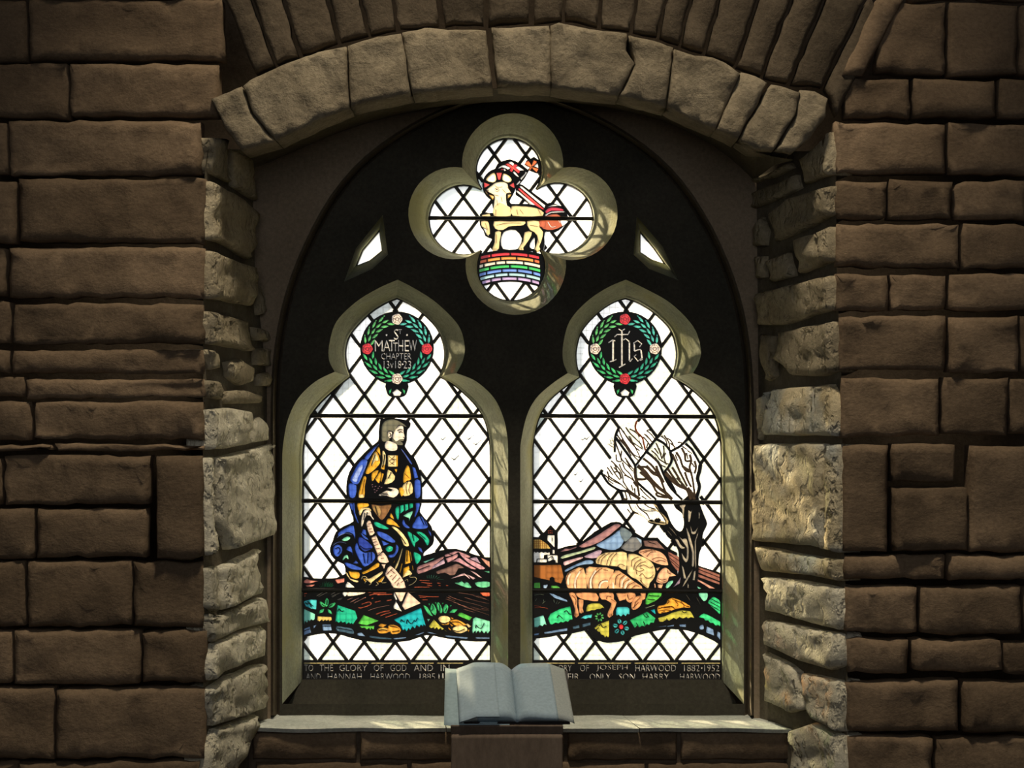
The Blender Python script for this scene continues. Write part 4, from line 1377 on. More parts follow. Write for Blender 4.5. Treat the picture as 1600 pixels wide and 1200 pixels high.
ins_l = Group('inscription', 'black strip lettered in pale capitals')
CX = lambda x, y: (460 + x / 4.706, 850 + y / 4.706)
def cbox(s_, x0, x1, row): return (s_, CX(x0, 0)[0], (1038.2, 1051.8)[row], CX(x1, 0)[0], (1048.4, 1062.2)[row])
strip(ins_l, 473, 767, [cbox('TO', 72, 140, 0), cbox('THE', 185, 285, 0), cbox('GLORY', 330, 535, 0), cbox('OF', 583, 655, 0), cbox('GOD', 705, 825, 0), cbox('AND', 878, 1020, 0), cbox('IN', 1075, 1140, 0),
                        cbox('AND', 85, 195, 1), cbox('HANNAH', 245, 495, 1), cbox('HARWOOD', 560, 850, 1), cbox('1885', 920, 1035, 1), cbox('·', 1058, 1068, 1), cbox('1', 1086, 1096, 1)],
      [(CX(a, 0)[0], CX(b, 0)[0]) for a, b in ((70, 545), (562, 835), (855, 1025), (1048, 1240))])
sky_l = Group('painted_birds', 'small painted birds in flight')
birds(sky_l, [(692.5, 685.5, 4), (734, 684, 6.5), (745, 692.5, 6.5), (711, 716, 6)])
LAT_L = lattice(545, 650, 48.6, 66.6, 400, 850, 440, 782) + lattice(545, 782 + 1, 48.6, 66.6, 400, 850, 782, 921) + lattice(520.5, 1003, 48.6, 64, 400, 850, 921, 1032) + [((460, 1032), (780, 1032))]
w1, put1 = build_window('window_1', 'left stained glass light showing the sower beneath a lettered wreath', L_IN, LAT_L, [land_l, sower, med_l, ins_l, sky_l], (P(620, 1062, 0).x, 0, P(620, 1062, 0).z))
for y in (649.5, 782, 921): saddle_bar(put1, 466, 772, y, y + .6, 6.6)

# ================================================================== right light
tree = Group('tree_panel', 'bare wind-bent tree with pale grained trunk')
tree.dsl('''
T FIGC! 300,135 262,220 240,250 238,350 242,450 160,560 70,700 120,780 170,850 230,895 310,935 330,1000 345,1040 340,1100 420,1180 560,1240 700,1290 860,1290 940,1290 1010,1290 1400,1290 1340,1100 1318,1000 1300,900 1285,790 1305,700 1315,600 1260,480 1200,400 1130,345 1150,290 1050,250 900,250 770,262 660,140 590,90 530,60 420,80 330,110
Q FIG 540,125 575,190 640,240 660,300 662,380 645,430 620,452 590,440 555,410 520,360 495,310 470,240 455,210 440,195 395,128 320,128 380,230 430,300 440,350 400,345 320,325 280,310 240,330 250,352 300,368 360,378 420,400 440,430 450,490 500,540 540,570 580,640 600,700 606,800 600,900 590,960 560,1000 520,1060 500,1130 830,1140 826,960 832,860 840,720 870,640 882,560 880,500 900,440 935,360 905,280 870,190 840,100 830,40 770,20 700,40 620,110
Q tn 305,135 345,150 380,215 430,262 482,330 462,372 432,312 380,240
Q gyl 608,150 640,140 690,138 668,170 662,280 650,292 640,190
Q gyl 712,200 740,222 765,190 748,240 732,332 714,332
Q gyl 738,380 752,420 765,455 800,440 832,388 815,440 790,482 750,472
Q gyl 688,400 722,470 750,560 782,690 780,852 755,852 758,700 720,565
Q gyl 600,500 640,540 692,536 716,640 716,762 690,812 650,770 635,700 662,745 690,770 696,650 660,590
Q gyl 555,540 590,545 620,600 650,630 680,640 640,655 600,620 575,570
Q gyl 838,450 820,520 804,580 808,860 796,860 790,570
Q gyl 636,845 656,870 690,1005 660,1002
Q gyl 768,890 740,960 700,1032 640,1115 680,1020
Q gyl 780,920 802,908 790,1022 764,1022
Q lv 632,975 612,1060 530,1112 580,1050
Q gyl+ 705,1050 722,1085 716,1115 704,1110
Q gyl+ 836,220 852,240 848,300 836,300
Q gy~0.9 470,440 520,500
Q gy~0.9 490,400 560,480
Q gy~0.9 520,420 575,500
Q tn 250,338 300,322 360,330 425,332 452,372 400,372 300,350
Q w 30,140 60,150 105,205 90,218 55,200
Q w 150,140 185,150 240,240 220,250
Q w 225,200 290,200 340,240 380,290 350,312 300,305 255,250
Q tn 135,138 200,180 260,190 330,190 370,230 300,200 220,190
Q tn~1.4 60,240 130,250 200,290 260,335
Q tn~1.2 90,150 140,230 210,280
''')
# crown: lead lines and painted branches, thick then thin
tree.line('T', 'k', 4.2, '300,135 262,215 245,290 242,450', '258,270 340,390 420,500 480,590 500,640 505,740 525,830', '525,830 590,890 680,970 760,1045', '770,262 690,370 600,490 505,615', '640,445 740,530 800,600 840,700 900,830 960,920 1085,1045',
          '770,290 850,335 910,400 935,440', '935,445 955,540 930,610 868,690', '1150,285 1060,375 935,445', '1125,345 1200,410 1250,490 1312,605', '70,700 120,780 175,850 300,925 400,935')
tree.line('T', 'k', 6.0, '1312,605 1300,690 1275,780 1300,880 1270,1000 1265,1050', '300,925 330,990 345,1045', '860,690 900,780 960,880 1000,960')
tree.line('T', 'ln', 3.2, '545,30 505,105 515,190 585,265 605,340 625,430')
tree.line('T', 'tr', 6.279, '530,620 620,700 700,800 800,900 880,960 960,1040', '1150,900 1200,960 1240,1045', '870,700 960,800 1050,870 1150,920 1190,1045', '400,930 480,985 560,1040')
tree.line('T', 'tr', 3.887, '540,640 640,640 720,720 800,760 850,880 880,950', '560,700 640,770 720,860 770,950 880,1000 960,1045', '520,790 620,790 660,760', '600,530 700,610 760,690 830,800', '760,620 790,700 860,830', '760,960 780,1000 900,1020', '960,470 1000,560 1050,680 1090,760 1150,880',
          '1010,450 1060,530 1090,620 1130,680 1180,700', '1080,400 1120,480 1130,560 1190,560', '1180,480 1200,560 1180,640 1210,760 1230,880 1245,1000', '1120,700 1150,790 1200,890', '1080,620 1160,670 1210,720', '1240,560 1260,640 1240,720', '960,640 1010,720 1060,800', '900,650 960,740 1040,850', '1020,770 1090,850 1130,900',
          '490,650 500,760 530,880 550,1000', '480,820 520,880', '340,1040 400,1040', '640,620 700,680 760,720')
tree.line('T', 'tr', 2.2425, '290,150 330,260 400,370 480,480 560,520', '310,140 380,240 440,310 540,380 600,420', '270,230 320,300 400,400 470,480', '380,140 430,210 500,280 560,340 590,400', '430,160 500,200 560,260', '350,190 410,290 490,380 560,440', '420,250 470,340 520,430 560,520', '330,290 420,420 500,520 560,570', '300,290 380,380 450,500',
          '640,180 700,230 745,290', '610,220 680,290 720,340', '600,260 660,330 690,380', '650,170 720,190 750,250', '660,340 640,400', '700,430 760,480 800,540', '760,340 800,430 830,530', '800,540 880,590 930,600', '850,370 860,450 830,540', '700,480 790,590 880,640', '740,400 790,470', '880,460 860,520 890,610', '820,250 880,300 900,380', '860,240 920,330 930,420',
          '870,270 940,300 980,370', '940,340 1000,390', '1030,330 1070,330 1090,360', '980,400 1040,410', '1090,380 1150,420', '1150,430 1210,470', '1000,480 1030,560', '1140,460 1160,540', '1210,590 1240,640',
          '250,320 290,430 330,540 400,610 470,690', '260,480 270,560 330,570', '330,430 320,520 330,560', '200,560 290,650 340,740 350,830', '230,640 300,720 320,790', '340,580 370,660 430,720 490,820', '370,520 420,590 470,660', '300,600 340,690 420,770', '150,690 180,760 290,830 350,880 410,930', '190,620 240,710 310,800',
          '150,640 220,740', '110,730 200,800 330,860', '170,740 165,800 230,850', '360,740 420,760 480,810', '350,820 400,900 450,960', '450,860 470,930', '490,900 500,990', '560,900 620,970 700,1040', '580,1000 640,1040', '370,940 400,1045', '420,960 450,1045', '240,600 280,690', '390,560 440,640', '240,700 300,700 330,780')
tree.line('T', 'gy', .9, '245,330 200,300', '240,360 185,340', '240,400 190,375', '240,350 205,270', '235,390 150,350', '200,340 180,290', '195,370 165,340', '560,330 530,230 490,180', '600,410 570,330', '700,300 640,230', '880,310 830,230', '470,330 440,250', '780,560 740,480', '830,480 800,400')
tree.line('Q', 'tr', 2.2, '20,130 60,210 130,240', '110,130 150,190 230,250 260,310', '0,190 40,240', '200,130 260,170 330,190')
tree.line('Q', 'k', 1.2, '330,160 400,250 450,330', '270,330 360,345 430,350', '150,180 230,210 330,210')

land_r = Group('landscape_panel', 'turf, flowers and stones below mauve hills and a walled white village')
land_r.dsl('''
S FIG! 52,230 130,235 160,195 200,170 280,80 320,120 366,170 372,280 368,385 400,372 500,342 560,335 620,328 700,270 830,165 960,90 1030,50 1100,40 1150,48 1200,80 1300,150 1440,235 1520,240 1620,240 1655,280 1740,360 1790,390 1860,425 1868,700 2430,700 2430,1300 2420,1200 2390,1172 2350,1140 2270,1090 2220,1060 2170,1040 2080,1015 1990,1008 1880,1008 1760,1026 1660,1050 1560,1080 1480,1105 1410,1150 1400,1290 60,1290
Q FIG! 826,850 1000,905 1084,935 1084,1240 826,1240
U FIG! 60,200 500,200 1500,200 1500,690 1400,722 1290,762 1220,800 1140,818 1000,832 930,822 870,802 800,762 750,667 660,690 560,712 480,725 400,732 250,762 60,784
V FIG! 300,100 1475,100 1475,872 1440,850 1370,805 1300,772 1230,735 1150,707 1020,668 900,650 800,644 720,646 600,665 480,692 360,720 240,748 150,780 100,500
S r+ 250,148 264,148 264,162 250,162
S r+ 272,144 286,144 286,158 272,158
S r+ 292,148 306,148 306,162 292,162
S r+ 250,174 264,174 264,188 250,188
S r+ 272,172 286,172 286,186 272,186
S r+ 292,174 306,174 306,188 292,188
S oy! 62,262 150,262 232,310 282,376 62,376
S w! 245,208 330,208 330,362 300,330 240,270
S w! 305,390 330,390 330,440 305,440
S w! 70,430 80,412 100,430 120,415 140,430 170,415 190,430 215,415 240,430 270,418 272,452 200,458 195,500 110,502 102,548 74,548
S w! 118,508 240,508 230,548 115,548
S w! 240,458 370,458 370,552 345,552 340,520 300,516 250,540
S wb! 75,582 410,578 445,732 412,812 332,790 326,740 300,728 272,742 268,772 75,732
U g3 75,85 150,80 152,160 75,157
U lbl 190,112 250,105 226,157 195,152
U g3 285,115 370,120 402,150 290,157
S mv 400,417 440,390 470,373 520,378 602,350 592,372 500,400
S mv 638,342 760,270 900,188 1080,73 1152,80 1132,112 900,292 700,362 650,352
S pg 410,480 480,448 640,410 822,353 822,387 600,452 430,502
S lpk 443,542 560,505 670,478 682,497 560,545 460,587
S lv 698,472 790,430 880,393 922,412 862,492 740,492
S bl 463,642 560,590 730,518 812,530 802,567 700,575 600,602 470,667
S bl 848,332 940,280 1060,208 1152,138 1200,240 1172,332 1090,392 960,382
S sl 1160,108 1240,140 1302,202 1212,292 1150,192
S gy2 1298,230 1400,258 1422,342 1310,417 1160,372 1200,318
S lbl+ 1350,233 1417,265 1417,322
Q mv2! 188,558 340,558 452,672 400,652 200,622
Q mv3 478,690 540,720 602,752 602,922 520,832 488,760
Q mv3! 835,868 960,910 1082,958 1082,1032 960,985 832,932
Q mv3! 830,950 960,1000 1082,1048 1080,1075 960,1030 830,985
Q sa! 823,1010 920,1060 1032,1122 960,1117 823,1036
S cr 848,562 870,480 960,428 1100,418 1232,430 1222,642 1130,602 1030,592
S cr 1253,443 1400,468 1480,500 1562,570 1592,680 1562,760 1522,802 1500,872 1440,832 1360,762 1240,682
Q sh 128,700 180,663 270,658 380,688 450,748 477,830 470,847 400,842 290,802
Q sh 343,1010 360,950 410,888 460,878 512,930 572,970 490,982 470,1042 400,1062 340,1042
Q sh+ 335,880 387,868 350,917
Q sh 355,1072 422,1065 400,1117 360,1112
Q sh+ 312,1060 330,1062 335,1110 318,1112
S s1 468,760 490,690 570,638 692,618 732,882 520,882 480,822
S s1 723,625 840,608 1072,640 977,882 750,882
S s1 1088,650 1192,690 1330,790 1432,882 1000,882
U s2 508,212 582,212 615,300 612,370 630,450 632,490 602,517 573,490 585,420 550,300
U s2 590,212 850,212 872,312 760,302 660,282
U s2 628,290 692,300 682,400 692,452 640,462 635,382
U s2 888,212 1062,212 1070,290 1107,330 1062,440 1062,480 1020,517 988,490 1010,420 1040,342 960,292 918,292
U s2 1098,212 1222,212 1212,292 1140,312
U s2 1213,212 1332,212 1342,292 1270,332 1220,292
U s2 1338,262 1380,245 1422,250 1422,332 1370,402 1310,422 1288,380 1300,312
U s2 1400,212 1472,212 1462,282 1430,302
U ol! 722,440 730,395 745,358 800,338 890,338 930,370 955,402 930,395 900,410 860,412 830,425 790,425 760,440
U cy! 1098,480 1098,420 1112,392 1140,383 1240,383 1268,408 1268,480 1240,470 1220,500 1190,475 1160,502 1130,480 1110,495
V gn 428,302 470,148 657,148 600,232 510,282
U em! 248,532 280,468 400,408 525,376 557,540 520,545 500,570 470,560 440,580 410,570 380,590 340,580 300,605 275,600
U lc! 73,525 190,487 232,610 200,600 180,625 150,612 120,640 80,637
U cy! 648,532 700,493 802,475 790,522 750,520 720,535 690,528
U ol! 828,650 880,600 1012,553 1012,740 1000,770 980,745 960,770 940,735 910,730 900,700 870,690
V em2! 213,520 452,403 567,495 545,560 500,555 480,590 450,575 420,610 380,600 350,620 310,600 280,632
V cyb! 498,385 557,368 572,442
V o 592,352 610,325 640,318 700,303 728,272 738,240 800,213 880,233 960,270 1042,320 1042,352 960,347 840,372 720,412 620,432 600,400
V ol! 603,490 700,465 800,418 930,383 1052,398 1080,440 1107,492 1060,480 1020,500 1000,478 950,500 900,478 860,510 820,490 760,530 720,515 670,545 620,540
V em! 1168,482 1200,445 1240,428 1300,450 1472,545 1472,610 1440,590 1400,600 1370,560 1330,565 1300,525 1260,530 1240,495
V em 1296,282 1330,230 1370,198 1420,220 1467,270 1467,432 1430,410 1390,370
V lg 1168,148 1292,148 1282,232 1240,257 1198,212
V bl 1178,612 1205,588 1232,590 1240,642 1190,652
V bl! 1280,608 1370,650 1382,737 1270,692
V bl! 1430,678 1472,700 1472,802 1420,740
V bl! 900,583 992,578 992,617 905,612
V bl! 728,602 830,583 822,607 740,615
V bl! 558,622 720,597 720,610 600,622
V pg+ 420,350 560,305 560,320 440,358
U bl! 198,700 490,648 490,682 208,722
U dbl! 558,630 640,608 640,647 563,662
U dbl! 678,600 780,576 780,612 680,642
U bl! 78,722 140,708 130,737 78,742
U bl! 262,212 310,220 400,260 490,300 490,322 400,295 330,272
R lg 498,660 540,588 622,568 580,642 520,692
R lg! 988,658 1062,692 1010,702
''')
for cx_, cy_, n_, r0, r1, col_ in ((890, 510, 8, 22, 60, 'gl'), (1160, 635, 6, 42, 105, 'cy')):
    for k in range(n_):
        a = 2 * math.pi * k / n_ + .25
        m_ = (r0 + r1) / 2
        p_ = ellipse(825 + (cx_ + m_ * math.cos(a)) / 8, 900 + (cy_ + m_ * math.sin(a)) / 8, (r1 - r0) / 16, 1.6 if n_ == 8 else 3.2, a, 8)
        land_r.add(p_, col_, 'leaf_pane')
        if n_ == 6:
            land_r.add(stroke([(825 + (cx_ + r0 * 1.2 * math.cos(a)) / 8, 900 + (cy_ + r0 * 1.2 * math.sin(a)) / 8), (825 + (cx_ + r1 * .9 * math.cos(a)) / 8, 900 + (cy_ + r1 * .9 * math.sin(a)) / 8)], .8), 'k')
land_r.add(ellipse(825 + 1162 / 8, 900 + 632 / 8, 3.6, 3.8), 'ra')
land_r.line('S', 'wb', .9, '62,290 190,290', '62,312 230,312', '62,334 250,334', '62,356 268,356', '85,262 85,376', '108,262 108,376', '131,262 131,376', '155,265 155,376', '180,280 180,376', '205,295 205,376', '230,312 230,376')
land_r.line('S', 'k', .9, '298,240 298,285', '118,508 112,548', '200,460 240,455', '250,540 235,512', '300,470 315,490 318,515', '298,512 298,480', '245,505 290,470', '168,525 172,530')
land_r.line('S', 'ln', .9, '470,820 500,700 580,650', '575,880 580,780 640,660 690,625', '600,870 600,760', '760,880 770,760 840,650 880,615', '810,880 800,760 870,660 930,620', '880,880 890,810 940,770 1000,770', '940,640 1000,650', '1090,830 1100,730 1160,690', '1140,860 1150,760 1210,710',
            '1180,870 1200,800 1260,760', '1230,880 1260,830 1330,795', '1290,880 1340,840 1390,850', '870,560 890,500 960,440', '910,570 930,500 1020,430', '980,580 1010,490 1070,430', '1020,590 1050,500 1110,430', '1120,600 1150,570 1210,590', '1290,600 1300,520 1380,480', '1320,640 1340,560 1410,510', '1360,700 1350,620 1400,560 1470,540',
            '1390,600 1450,580 1520,620 1560,600', '1340,640 1390,660 1450,640 1400,620', '1390,720 1430,690 1470,740 1530,740 1570,700', '1400,770 1440,820 1490,860', '1410,740 1420,800')
land_r.line('S', 's3', 3.0, '590,880 590,770 650,660', '785,880 785,760 850,650', '890,880 905,820 950,785 1000,785', '1070,880 1060,800', '1170,860 1180,780 1230,730', '1210,880 1235,810 1290,770', '530,690 500,760 505,830')
land_r.line('Q', 'ln', .8, '150,700 210,680 290,665', '180,710 240,685 330,675', '230,750 270,700 340,690', '290,780 340,760 400,760 460,790', '330,810 390,790 450,810', '360,1000 400,1020 460,1010', '350,1030 400,1045 470,1030', '470,900 480,940 510,950')
land_r.line('Q', 'k', 1.0, '490,720 600,790', '495,760 600,850', '510,800 600,880', '835,895 1080,990', '360,570 450,670', '835,1040 950,1110', '240,570 330,600')
land_r.line('U', 'ln', .9, '550,240 600,300 590,360', '980,290 990,250 1040,260', '1040,290 1090,320', '1240,230 1260,290 1310,270', '1330,380 1350,320 1400,270', '1310,400 1380,330', '590,470 592,505', '610,470 612,505', '1020,480 1022,505', '1040,470 1042,500', '670,430 675,455')
land_r.line('V', 'ln', 1.0, '610,365 760,330 830,360', '650,345 740,350 800,330 840,370', '740,245 760,260 730,300', '800,230 900,270 960,310 960,345', '920,260 980,320 1040,335', '620,395 720,380 780,390', '650,420 700,400', '830,240 880,300 870,330')
land_r.line('V', 'k', 1.0, '400,440 430,480 470,470 440,440', '300,560 330,610', '400,540 420,600', '1330,270 1460,340', '1310,300 1460,390', '1350,230 1460,290', '480,180 620,190', '460,230 560,240', '940,395 960,420 1000,405', '720,500 740,530')
land_r.line('U', 'k', 1.1, '360,520 380,490 400,500 430,530', '450,450 480,430 510,470 540,480', '850,670 880,640', '890,620 910,600 930,640 980,630', '860,690 880,700')
land_r.line('U', 'pg', .8, '80,240 140,225 200,235', '90,310 110,280', '180,340 220,310', '330,330 320,290', '350,350 370,300', '370,350 400,320', '200,320 190,290')
land_r.line('U', 'r', 1.0, '80,370 160,380', '85,395 200,395 250,410')
land_r.line('R', 'gy', .8, '410,850 520,770 610,760', '820,790 880,880', '980,830 1040,940', '430,900 500,830', '640,720 700,660', '200,990 330,945')
med_r = Group('medallion', 'round wreath of roses and laurel around a white blackletter monogram')
wreath(med_r, 976.3, 544.2, ('gl', 'tl', 't5', 'g5'), ('rr', 'wr', 'rr', 'wr'))
for w_, runs in ((2.8, ['577,425 575,745', '714,265 714,815']), (2.5, ['832,445 832,735', '908,470 912,585', '1012,565 1030,700']),
                 (1.7, ['505,455 570,412 612,425', '525,752 575,738 632,712', '600,365 640,325 812,325 838,272', '660,238 714,270 762,238', '735,412 775,390 832,440', '832,740 845,748 880,702', '668,840 714,820 772,782',
                        '892,465 962,420 1025,472 990,522', '912,590 960,565 1010,560', '1025,695 966,742 905,668 940,640', '1000,730 1042,712'])):
    for r_ in runs:
        pts_ = [(900 + float(a.split(',')[0]) / 10, 490 + float(a.split(',')[1]) / 10) for a in r_.split()]
        med_r.add(stroke(pts_, w_), 'wl', None, 'lettering')
ins_r = Group('inscription', 'black strip lettered in pale capitals')
IX = lambda x: 820 + x / 4.706
def ibox(s_, x0, x1, row): return (s_, IX(x0), (1038.4, 1052)[row], IX(x1), (1048.8, 1062.4)[row])
strip(ins_r, 832, 1127, [ibox('M', 60, 110, 0), ibox('EM', 120, 195, 0), ibox('ORY', 245, 345, 0), ibox('OF', 405, 470, 0), ibox('JOSEPH', 525, 755, 0), ibox('HARWOOD', 812, 1112, 0), ibox('1882', 1170, 1285, 0), ibox('1952', 1318, 1430, 0),
                         ibox('THEIR', 225, 400, 1), ibox('ONLY', 475, 630, 1), ibox('SON', 690, 810, 1), ibox('HARRY', 865, 1060, 1), ibox('HARWOOD', 1140, 1435, 1)],
      [(IX(a), IX(b)) for a, b in ((100, 365), (390, 780), (805, 1125), (1150, 1440))])
ins_r.add(ellipse(IX(1300), 1043.6, 1.3, 1.3, 0, 6), 'wl', None, 'lettering')
sky_r = Group('painted_birds', 'small painted birds in flight')
birds(sky_r, [(899.5, 740.5, 4.5), (908, 751, 5), (911, 686, 3.5), (917, 685, 4)])
LAT_R = lattice(905, 650, 48.8, 66.6, 760, 1200, 440, 783) + lattice(905.5, 783, 48.8, 64, 760, 1200, 783, 921) + lattice(880.5, 1003, 49.4, 64, 760, 1200, 921, 1032) + [((820, 1032), (1140, 1032))]
w2, put2 = build_window('window_2', 'right stained glass light with a bare tree and grazing sheep', R_IN, LAT_R, [land_r, tree, med_r, ins_r, sky_r], (P(979, 1062, 0).x, 0, P(979, 1062, 0).z))
for y in (649.5, 783, 921): saddle_bar(put2, 826, 1132, y, y + 1.5, 6.6)

# ================================================================== quatrefoil
lamb = Group('lamb_panel', 'cream lamb with cross halo and banner standing on a rainbow')
RB = (797.0, 394.0 + 184.0, 184.0)
def band(r0, r1, x0, x1, n=10):
    cx, cy, _ = RB
    f = lambda r, x: (x, cy - math.sqrt(max(r * r - (x - cx)**2, 0)))
    xs = [x0 + (x1 - x0) * k / n for k in range(n + 1)]
    return [f(r0, x) for x in xs] + [f(r1, x) for x in xs[::-1]]
lamb.fig(band(187.5, 137.5, 744, 850))
lamb.dsl('''
L FIG! 440,330 500,215 600,160 700,130 760,122 850,150 940,195 1050,265 1160,340 1130,400 1060,520 960,640 880,760 850,600 700,400
L FIG! 960,640 1020,650 1300,860 1530,1030 1540,1240 1240,1140 1180,1080 1040,975 870,860 880,760
L FIG! 1090,150 1180,110 1260,70 1400,170 1400,420 1290,410 1150,350 1060,230
D FIG 560,320 610,410 625,470 630,530 560,525 515,540 510,610 520,660 545,690 560,735 600,755 620,770 620,860 1085,870 1090,800 1095,700 1180,705 1250,660 1300,600 1290,540 1240,470 1130,440 1060,465 960,450 790,448 790,400 800,340
L FIG! 1490,1060 1620,1020 1620,1300 1490,1250
''')
lamb.fig(ellipse(779.75, 289.5, 26.2, 26.2, 0, 28))
for ri, (col_, x0, x1, cuts_) in enumerate((('red', 750.5, 843, (767, 797, 825)), ('bt', 749.5, 843.5, (761, 782, 807, 834)), ('rc', 748.5, 844.5, (756, 774.5, 790, 818)),
                                             ('rg', 748, 845, (765, 796.5, 825)), ('rb', 748.5, 845, (760, 784, 808, 832)), ('ry', 749.5, 844.5, (773, 794, 821)), ('rv', 752.5, 843, (767, 783.5, 808, 830)))):
    r_ = 184 - 6.35 * ri - .8
    edges_ = [x0] + list(cuts_) + [x1]
    for a, b in zip(edges_, edges_[1:]):
        c_ = 'ro' if (ri == 1 and 761 <= a < 834) else col_
        lamb.add(band(r_, r_ - 4.3, a + 1.0, b - 1.0, 4), c_, 'rainbow_pane')
lamb.dsl('''
D w 700,775 715,720 745,690 830,682 888,760 862,832 830,857 720,852
D w 962,800 1000,748 1002,790 1000,850 960,840
D w 1100,700 1110,690 1085,860 1080,870
D w! 540,660 590,690 590,740 560,700
D c1 572,325 620,285 655,260 720,252 760,275 765,312 792,350 760,356 745,370 750,440 760,468 782,480 786,556 638,556 640,440 645,380 600,350
D c0 640,480 690,440 750,470 782,490 786,556 638,556
D c0 798,470 880,470 960,475 1052,500 1072,556 805,556
D c0 640,604 780,604 917,604 900,640 840,645 770,652 720,682 650,672
D c0 933,604 1052,604 1045,660 1077,700 1062,780 1042,830 1052,852 1030,882 998,880 1010,830 1030,760 1000,702 958,680
D c0 913,702 977,700 952,770 900,840 905,862 858,857 870,820 900,780
D c0 650,700 702,700 687,790 682,850 645,868 623,865 630,830 645,790
D c0 523,604 582,604 597,650 602,720 570,722 570,672 530,652
D c0 528,548 600,533 607,560 535,562
D rd 1038,610 1100,558 1200,538 1262,600 1240,652 1160,682 1080,672
D rd+ 1060,600 1100,600 1090,660 1040,650
D w~1.2 1120,610 1150,655 1190,650
D w~1.0 1200,570 1230,620
D w! 1230,600 1270,580 1300,610 1250,650
D rds 1098,510 1150,478 1240,490 1256,512 1150,510 1108,534
D w 1108,482 1170,453 1236,465 1150,472
D w 1095,548 1150,518 1260,515 1260,525 1150,530 1105,556
L w! 950,688 985,672 1492,1080 1472,1132
L red! 918,735 950,715 1472,1162 1440,1165 1290,1082
L rl~0.8 980,780 1400,1110
L w! 880,785 908,765 1282,1072 1180,1065
L k~0.5 890,800 1210,1070
L w! 500,325 540,280 600,245 650,240 775,300 715,335 640,295 590,285
L red! 650,222 715,195 800,255 850,215 920,240 880,285 965,375 935,415 830,330 795,385 745,360 775,300
L rl~0.9 850,235 810,360
L rl~0.9 700,215 930,380
L w! 718,190 778,162 842,210 820,255
L w! 878,292 918,258 1055,350 960,358
L w! 812,395 848,368 950,492 905,480
L red+ 565,330 605,310 610,345 580,345
L w+ 615,330 640,310 675,350 650,368
L w! 970,515 1070,420 1080,375 1110,400 992,552
L w! 888,645 958,560 978,590 908,658
L bt! 1088,170 1140,148 1205,250 1180,282 1068,222
L bt! 1250,132 1322,172 1232,272 1200,262
L bt! 1148,322 1190,268 1222,290 1172,352
L bt! 1228,280 1352,315 1312,390 1218,308
L ro~1.0 1105,180 1205,270
L ro~1.0 1270,150 1210,270
L ro~1.0 1160,335 1205,275
L ro~1.0 1215,280 1320,360
L w! 1060,235 1170,290 1130,340 1010,240 1040,100 1100,150
L w! 1250,265 1330,200 1350,300
L ly 258,552 320,460 430,398 472,552 400,607
L ly 612,430 652,418 740,470 795,552 730,607 598,552
L w 290,550 340,480 420,430 450,545 400,590
L w 630,450 660,440 720,485 765,545 725,590 615,540
L ra! 473,398 592,398 552,545 508,545
L rl~1.0 495,410 530,520 565,410
L ra! 215,598 342,650 225,717
L rl~0.9 230,615 320,650 240,695
L ra! 738,660 832,598 852,722
L rl~0.9 825,625 760,660 835,705
L y 308,850 370,862 432,892 402,965
L ly+ 340,870 420,895 400,930
L y 708,850 792,838 760,900 708,945
L ly+ 715,860 770,850 720,910
L y+ 235,780 260,790 300,850 280,850
''')
lamb.line('L', 'lnb', .7, '440,740 480,715 525,735 520,775 480,795 445,770', '270,760 330,810 430,860 520,880', '600,740 640,790 690,830 760,800', '440,670 480,690 540,700 600,690', '700,690 740,740 770,800', '570,900 590,1000', '480,960 500,1080')
lamb.line('L', 'ln', 1.5, '468,750 500,750')
lamb.line('L', 'k', .8, '290,765 310,768', '270,790 340,825 420,862')
lamb.line('D', 'lnb', .7, '870,500 900,540', '660,640 760,620 880,620', '960,640 1030,650', '660,720 660,800', '1020,720 1040,800', '560,620 580,680', '655,500 650,550', '840,500 850,545', '640,845 640,865', '655,845 657,865', '880,840 882,860', '1015,860 1017,880', '1035,860 1037,880', '1030,495 1060,550')
LAT_Q = lattice(699.5, 341, 48.7, 66.0, 600, 1000, 200, 480)
w3, put3 = build_window('window_3', 'quatrefoil of stained glass holding a haloed lamb above a rainbow', Q_IN, LAT_Q, [lamb], (P(798, 471, 0).x, 0, P(798, 471, 0).z))
saddle_bar(put3, 664, 932, 341.5, 342.5, 6.4)
for nm, pl, lb in (('window_4', E1_IN, 'tiny clear pane left of the quatrefoil'), ('window_5', E2_IN, 'tiny clear pane right of the quatrefoil')):
    c_ = (sum(p[0] for p in pl) / 5, max(p[1] for p in pl))
    wN, putN = build_window(nm, lb, pl, [], [], (P(*c_, 0).x, 0, P(*c_, 0).z))
# ------------------------------------------------------------------ wire guards outside the glass
for k, (ol_, side) in enumerate(((L_IN, 'left'), (R_IN, 'right'))):
    x0, x1 = min(p[0] for p in ol_) - 6, max(p[0] for p in ol_) + 6
    a_ = Acc(); r_ = .0006; yg = .075
    def bar(p, q):
        d = q - p
        if abs(d.x) > abs(d.z): u = Vector((0, 0, r_))
        else: u = Vector((r_, 0, 0))
        w_ = Vector((0, r_, 0))
        V = [e_ + s_ for e_ in (p, q) for s_ in (u + w_, u - w_, -u - w_, -u + w_)]
        a_.add(V, [(0, 1, 5, 4), (1, 2, 6, 5), (2, 3, 7, 6), (3, 0, 4, 7), (0, 3, 2, 1), (4, 5, 6, 7)])
    x = x0
    while x < x1: bar(G(x, 460, yg), G(x, 1064, yg)); x += 9.2
    y = 460
    while y < 1064: bar(G(x0, y, yg), G(x1, y, yg)); y += 9.2
    o = mesh_obj('wire_guard', a_.V, a_.F, plain_mat('galvanised_wire', (.18, .19, .19), .5, .8))
    tag(o, 'fine square wire mesh guard outside the %s light of the window' % side, 'wire guard', 'stuff')

